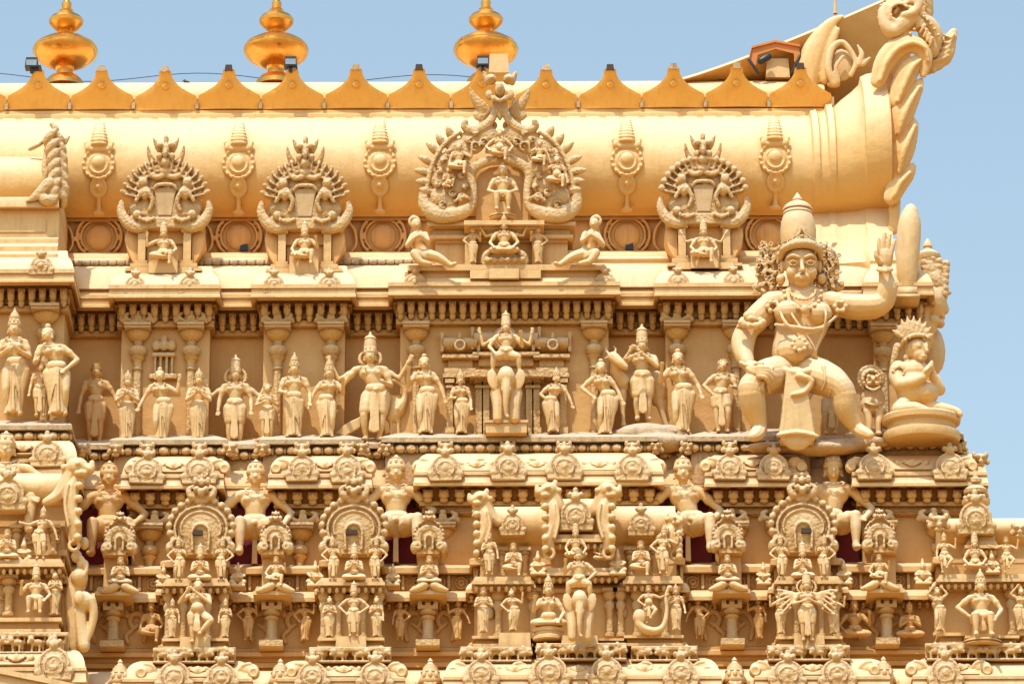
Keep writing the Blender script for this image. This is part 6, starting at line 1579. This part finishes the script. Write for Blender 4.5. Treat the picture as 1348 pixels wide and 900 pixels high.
# ================================================================ small niches between the shrines
NI = 'small niches between the miniature shrines'
def niche(cx, label, sl, pose='lotus'):
    root = thing('small_niche', label, 'niche', P(cx, 850, 1.45), NI)
    gable(root, cx, 705, 19, 19, 1.66, 'niche_gable'); m = MB(); wbox(m, cx - 13, cx + 13, 690, 772, 1.0, 1.55); m.build('niche_back', WALLM, root, world=True)
    m = MB(); wbox(m, cx - 15, cx + 15, 722, 728, 1.3, 1.72); m.build('niche_shelf', CREAM, root, world=True)
    m = MB(); wbox(m, cx - 22, cx + 22, 770, 776, 1.1, 1.72, 2); wbox(m, cx - 24, cx + 24, 776, 781, 1.1, 1.76); m.build('niche_roof', CREAM, root, world=True)
    c = Clay(cx, 776)
    for s_ in (-1, 1): c.stroke([(cx + s_ * 6, 770, 6), (cx + s_ * 15, 774, 5), (cx + s_ * 22, 776, 3)], d=.05)
    o = link('roof_leaf', c.mesh('roof_leaf', .012, 1), CREAM, root); o.location = P(cx, 776, 1.72) - root.location
    m = MB(); wbox(m, cx - 13, cx + 13, 786, 800, 1.1, 1.52); m.build('capital', ORN, root, world=True)
    m = MB(); X = xx(cx, 1.5)
    for s_ in (-1, 1): m.ball((X + s_ * .052, -1.515, zz(793, 1.52)), (.026, .02, .03), 8, 6)
    m.build('dark_hole', DARK, root, world=True)
    m = MB(); m.lathe([(r / 100, z / 94) for r, z in ((12, 0), (12, 6), (8, 8), (7, 12), (6.6, 30), (9, 32), (9, 34), (7, 36), (10.5, 39), (10.5, 43), (8, 45), (12, 49))], (X, -1.42, zz(848, 1.42)), 14); m.box(X - .15, X + .15, 1.1, 1.56, zz(850, 1.5), zz(842, 1.5)); m.build('pilaster', ORN, root, world=True)
    figure('shrine_statue', sl, cx, 769, 34, 1.72, pose=pose, la='namaste' if pose == 'lotus' else 'knee', ra='namaste' if pose == 'lotus' else 'raise', hat='turban', group='seated statues in the small niches', garb='short', wide=1.1)
niche(157, 'small gabled niche beside the left shrine below the shade-coloured guardian', 'seated statue in the leftmost small niche')
niche(362, 'small gabled niche just right of the flute playing dancer', 'seated statue in the small niche right of the flute playing dancer', 'royal')
niche(564, 'small gabled niche left of the long shrine', 'seated statue in the small niche left of the long shrine')
niche(957, 'small gabled niche just right of the long shrine', 'seated statue in the small niche right of the long shrine')
niche(1157, 'small gabled niche next to the corner shrine', 'seated statue in the small niche next to the corner shrine', 'royal')
# ---- relief figures and scrolls on the lower wall
RW = 'relief statues on the lower wall'
def rw(label, px, py, H, **k): return figure('relief_statue', label, px, py, H, 1.34, group=RW, mat=WALLM, **k)
rw('seated relief figure leaning right, between leftmost niche and flute player', 197, 842, 46, pose='royal', la='down', ra='knee', hat='cone')
rw('slim standing relief figure just right of the flute player shrine', 325, 842, 50, la='hip', ra='raise', hat='mukuta', garb='dhoti')
rw('standing relief figure left of the shrine with the frontal god', 400, 842, 48, pose='sway', sway=.06, fem=True, la='hip', ra='up', hat='bun')
rw('standing relief figure right of the shrine with the frontal god', 525, 842, 46, la='down', ra='hip', hat='cone', garb='dhoti')
rw('woman relief figure left of the long shrine', 601, 842, 48, pose='sway', sway=-.05, fem=True, la='up', ra='side', hat='mukuta')
rw('slender relief figure right of the long shrine', 919, 842, 50, pose='sway', sway=.05, la='side', ra='hip', hat='cone')
rw('relief figure with raised arm left of the many armed statue', 998, 842, 50, la='up', ra='down', hat='mukuta', fem=True)
rw('seated relief figure right of the many armed statue', 1124, 842, 44, pose='lotus', la='knee', ra='raise', hat='mukuta', wide=1.15)
rw('praying seated relief figure left of the corner shrine', 1197, 842, 40, pose='lotus', la='namaste', ra='namaste', hat='cone', wide=1.1)
for px, s_ in ((134, 1), (178, -1), (342, 1), (385, -1), (545, 1), (583, -1), (938, 1), (976, -1), (1140, 1), (1178, -1)):
    c = Clay(px, 820)
    c.stroke([(px - s_ * 10, 840, 3), (px - s_ * 13, 825, 3.5), (px - s_ * 8, 810, 4), (px + s_ * 2, 806, 4), (px + s_ * 8, 814, 3.6), (px + s_ * 4, 824, 3.2), (px - s_ * 3, 820, 2.6)], .8, sub=4)
    c.stroke([(px - s_ * 8, 812, 3.5), (px - s_ * 4, 798, 3), (px + s_ * 6, 794, 2.5)]); c.stroke([(px + s_ * 6, 828, 3), (px + s_ * 13, 834, 3), (px + s_ * 10, 842, 3)]); c.e(px + s_ * 13, 806, 4, 6, 3)
    o = link('scroll_relief', c.mesh('scroll_relief', .011, 1), WALLM, tower); o.location = P(px, 820, 1.19) - tower.location
# left end of the roof: small vault with flame rim
lv = thing('roof_gable', 'small roof vault with flame edged gable at the left side', 'roof', P(60, 260, .6))
m = MB(); n = 14; vs = []
for x in (xx(-300, .6), xx(62, .6)):
    for i in range(n + 1):
        a = R(-40 + 130 * i / n); vs.append((x, -.45 - .45 * math.cos(a), zz(228, .8) + .44 * math.sin(a) - .08))
    vs.append((x, .5, zz(196, .6)))
q = n + 2; m.add(vs, [(i, i + 1, q + i + 1, q + i) for i in range(q - 1)] + [tuple(range(q, 2 * q))]); m.build('vault', ROOFM, lv, world=True)
m = MB(); m.sweep([(xx(-460, 1), 0), (xx(70, 1), 0), (xx(70, 1), -.9)], [(.62, zz(256, .6)), (.98, zz(258, .98)), (1.0, zz(262, 1.0)), (1.0, zz(270, 1.0)), (.88, zz(273, .88)), (.86, zz(310, .86)), (.92, zz(312, .92)), (.92, zz(318, .92)), (.98, zz(322, .98)), (.98, zz(330, .98)), (1.08, zz(332, 1.08)), (1.08, zz(345, 1.08)), (1.2, zz(346, 1.2))], .02); m.build('attic', CREAM, lv, world=True)
m = MB(); wbox(m, -60, 56, 283, 303, .8, .875); m.build('panel', CREAM, lv, world=True)
c = Clay(60, 260)
c.stroke([(64, 196, 6, .2), (64, 215, 7, .28), (63, 240, 7, .26), (60, 256, 6, .2)], .6)
for k, (x, y) in enumerate(((72, 178), (75, 191), (77, 204), (78, 217), (79, 230), (80, 243), (78, 254))): c.stroke([(x - 6, y + 14, 6, .30), (x - 7, y + 5, 7, .36), (x - 2, y - 3, 6, .40), (x + 2, y - 8, 3, .40)], .8); c.stroke([(x + 8, y + 14, 6, .28), (x + 9, y + 4, 6, .34), (x + 5, y - 4, 4, .36)], .8)
c.stroke([(40, 264, 2, .42), (54, 256, 7, .42), (68, 240, 8, .42)], .7)
c.stroke([(70, 180, 5, .3), (74, 168, 5, .3), (68, 161, 3, .3)]); c.stroke([(86, 186, 4, .3), (92, 178, 2, .3)])
c.stroke([(56, 252, 4, .4), (64, 262, 8, .42), (74, 262, 7, .4), (80, 250, 5, .36)], .8)
c.stroke([(40, 194, 3, .2), (56, 186, 3, .26), (68, 172, 3, .3)])
c.build('flame_rim', ORN, lv, vox=.0125, it=1)

# ---- carved lotus scrolls on the cornice faces between the shells (parts of the tower)
def lotus(px, py, d, k=1.0):
    c = Clay(px, py)
    for s_ in (-1, 1):
        c.stroke([(px + s_ * 3 * k, py + 3, 2.6), (px + s_ * 10 * k, py - 4, 2.6), (px + s_ * 17 * k, py + 1, 2.2), (px + s_ * 13 * k, py + 5, 1.8)]); c.e(px + s_ * 21 * k, py - 1, 4 * k, 5, 4, .0)
        for q in range(3): c.stroke([(px + s_ * 2, py + 4, 2), (px + s_ * (4 + q * 3) * k, py - 4 + q * 2, 1.6)], d=.03)
    c.e(px, py, 4, 6, 5, .02); c.b(px - 26 * k, px + 26 * k, py + 8, py + 10, -.1, .06)
    o = link('lotus_scroll', c.mesh('lotus_scroll', .0115, 1), CREAM, tower); o.location = P(px, py, d) - tower.location; o.rotation_euler = (R(-18), 0, 0)
for px in (228, 427, 627, 706, 788, 990, 1200): lotus(px, 612, 1.13 + (.08 if 560 < px < 856 else 0), .9)
for px in (259, 451, 676, 760, 847, 1068, 1262): lotus(px, 881, 2.26 + (.05 if 600 < px < 925 else 0), .9)
for px in (30, 120): lotus(px if px < 100 else 20, 588 if px < 100 else 864, 1.80 if px < 100 else 2.78, .9)
# ---- little squatting figures and lumps that crowd the terraces
def lump(px, py, d, k=1.0, seed=0):
    rr = random.Random(seed); c = Clay(px, py)
    c.e(px, py - 6 * k, 5 * k, 7 * k, 5 * k); c.e(px, py - 15 * k, 3.6 * k, 4 * k, 4 * k, .02); c.stroke([(px, py - 18 * k, 2.6 * k), (px, py - 23 * k, 1.4 * k)])
    for s_ in (-1, 1): c.stroke([(px + s_ * 3 * k, py - 3 * k, 3 * k), (px + s_ * 8 * k, py - 2 * k, 2.4 * k, .05), (px + s_ * 3 * k, py, 2 * k, .07)]); c.stroke([(px + s_ * 4 * k, py - 10 * k, 2 * k), (px + s_ * 8 * k, py - (6 + rr.uniform(0, 4)) * k, 1.7 * k, .03), (px + s_ * rr.uniform(1, 5) * k, py - 7 * k, 1.6 * k, .06)])
    c.b(px - 9 * k, px + 9 * k, py, py + 3 * k, -.1, .1)
    return c
where = (('beside the slotted gable of the flute player shrine', 214, 766, 1.6), ('just right of the slotted gable of the flute player shrine', 312, 766, 1.6), ('left of the fan gable of the shrine with the frontal god', 414, 766, 1.6), ('right of the fan gable of the shrine with the frontal god', 516, 766, 1.6), ('between the left shell and the raised vault of the long shrine', 707, 752, 1.95), ('between the raised vault and the right shell of the long shrine', 812, 752, 1.95), ('left of the gable of the many armed figure', 1004, 766, 1.6), ('right of the gable of the many armed figure', 1110, 766, 1.6), ('left of the terrace of the corner shrine', 1214, 766, 1.62), ('between the seated deity and the archer on the corner shrine', 1305, 752, 1.98), ('between the two statues on the left shrine terrace', 30, 733, 2.36))
for i, (w_, px, py, d) in enumerate(where):
    r_ = thing('squatting_statue', 'tiny squatting statue ' + w_, 'statue', P(px, py, d), 'tiny squatting statues on the terraces')
    c = lump(px, py, d, 1.0 + (i % 3) * .08, i); c.build('body', STAT, r_, vox=.0095, it=1)
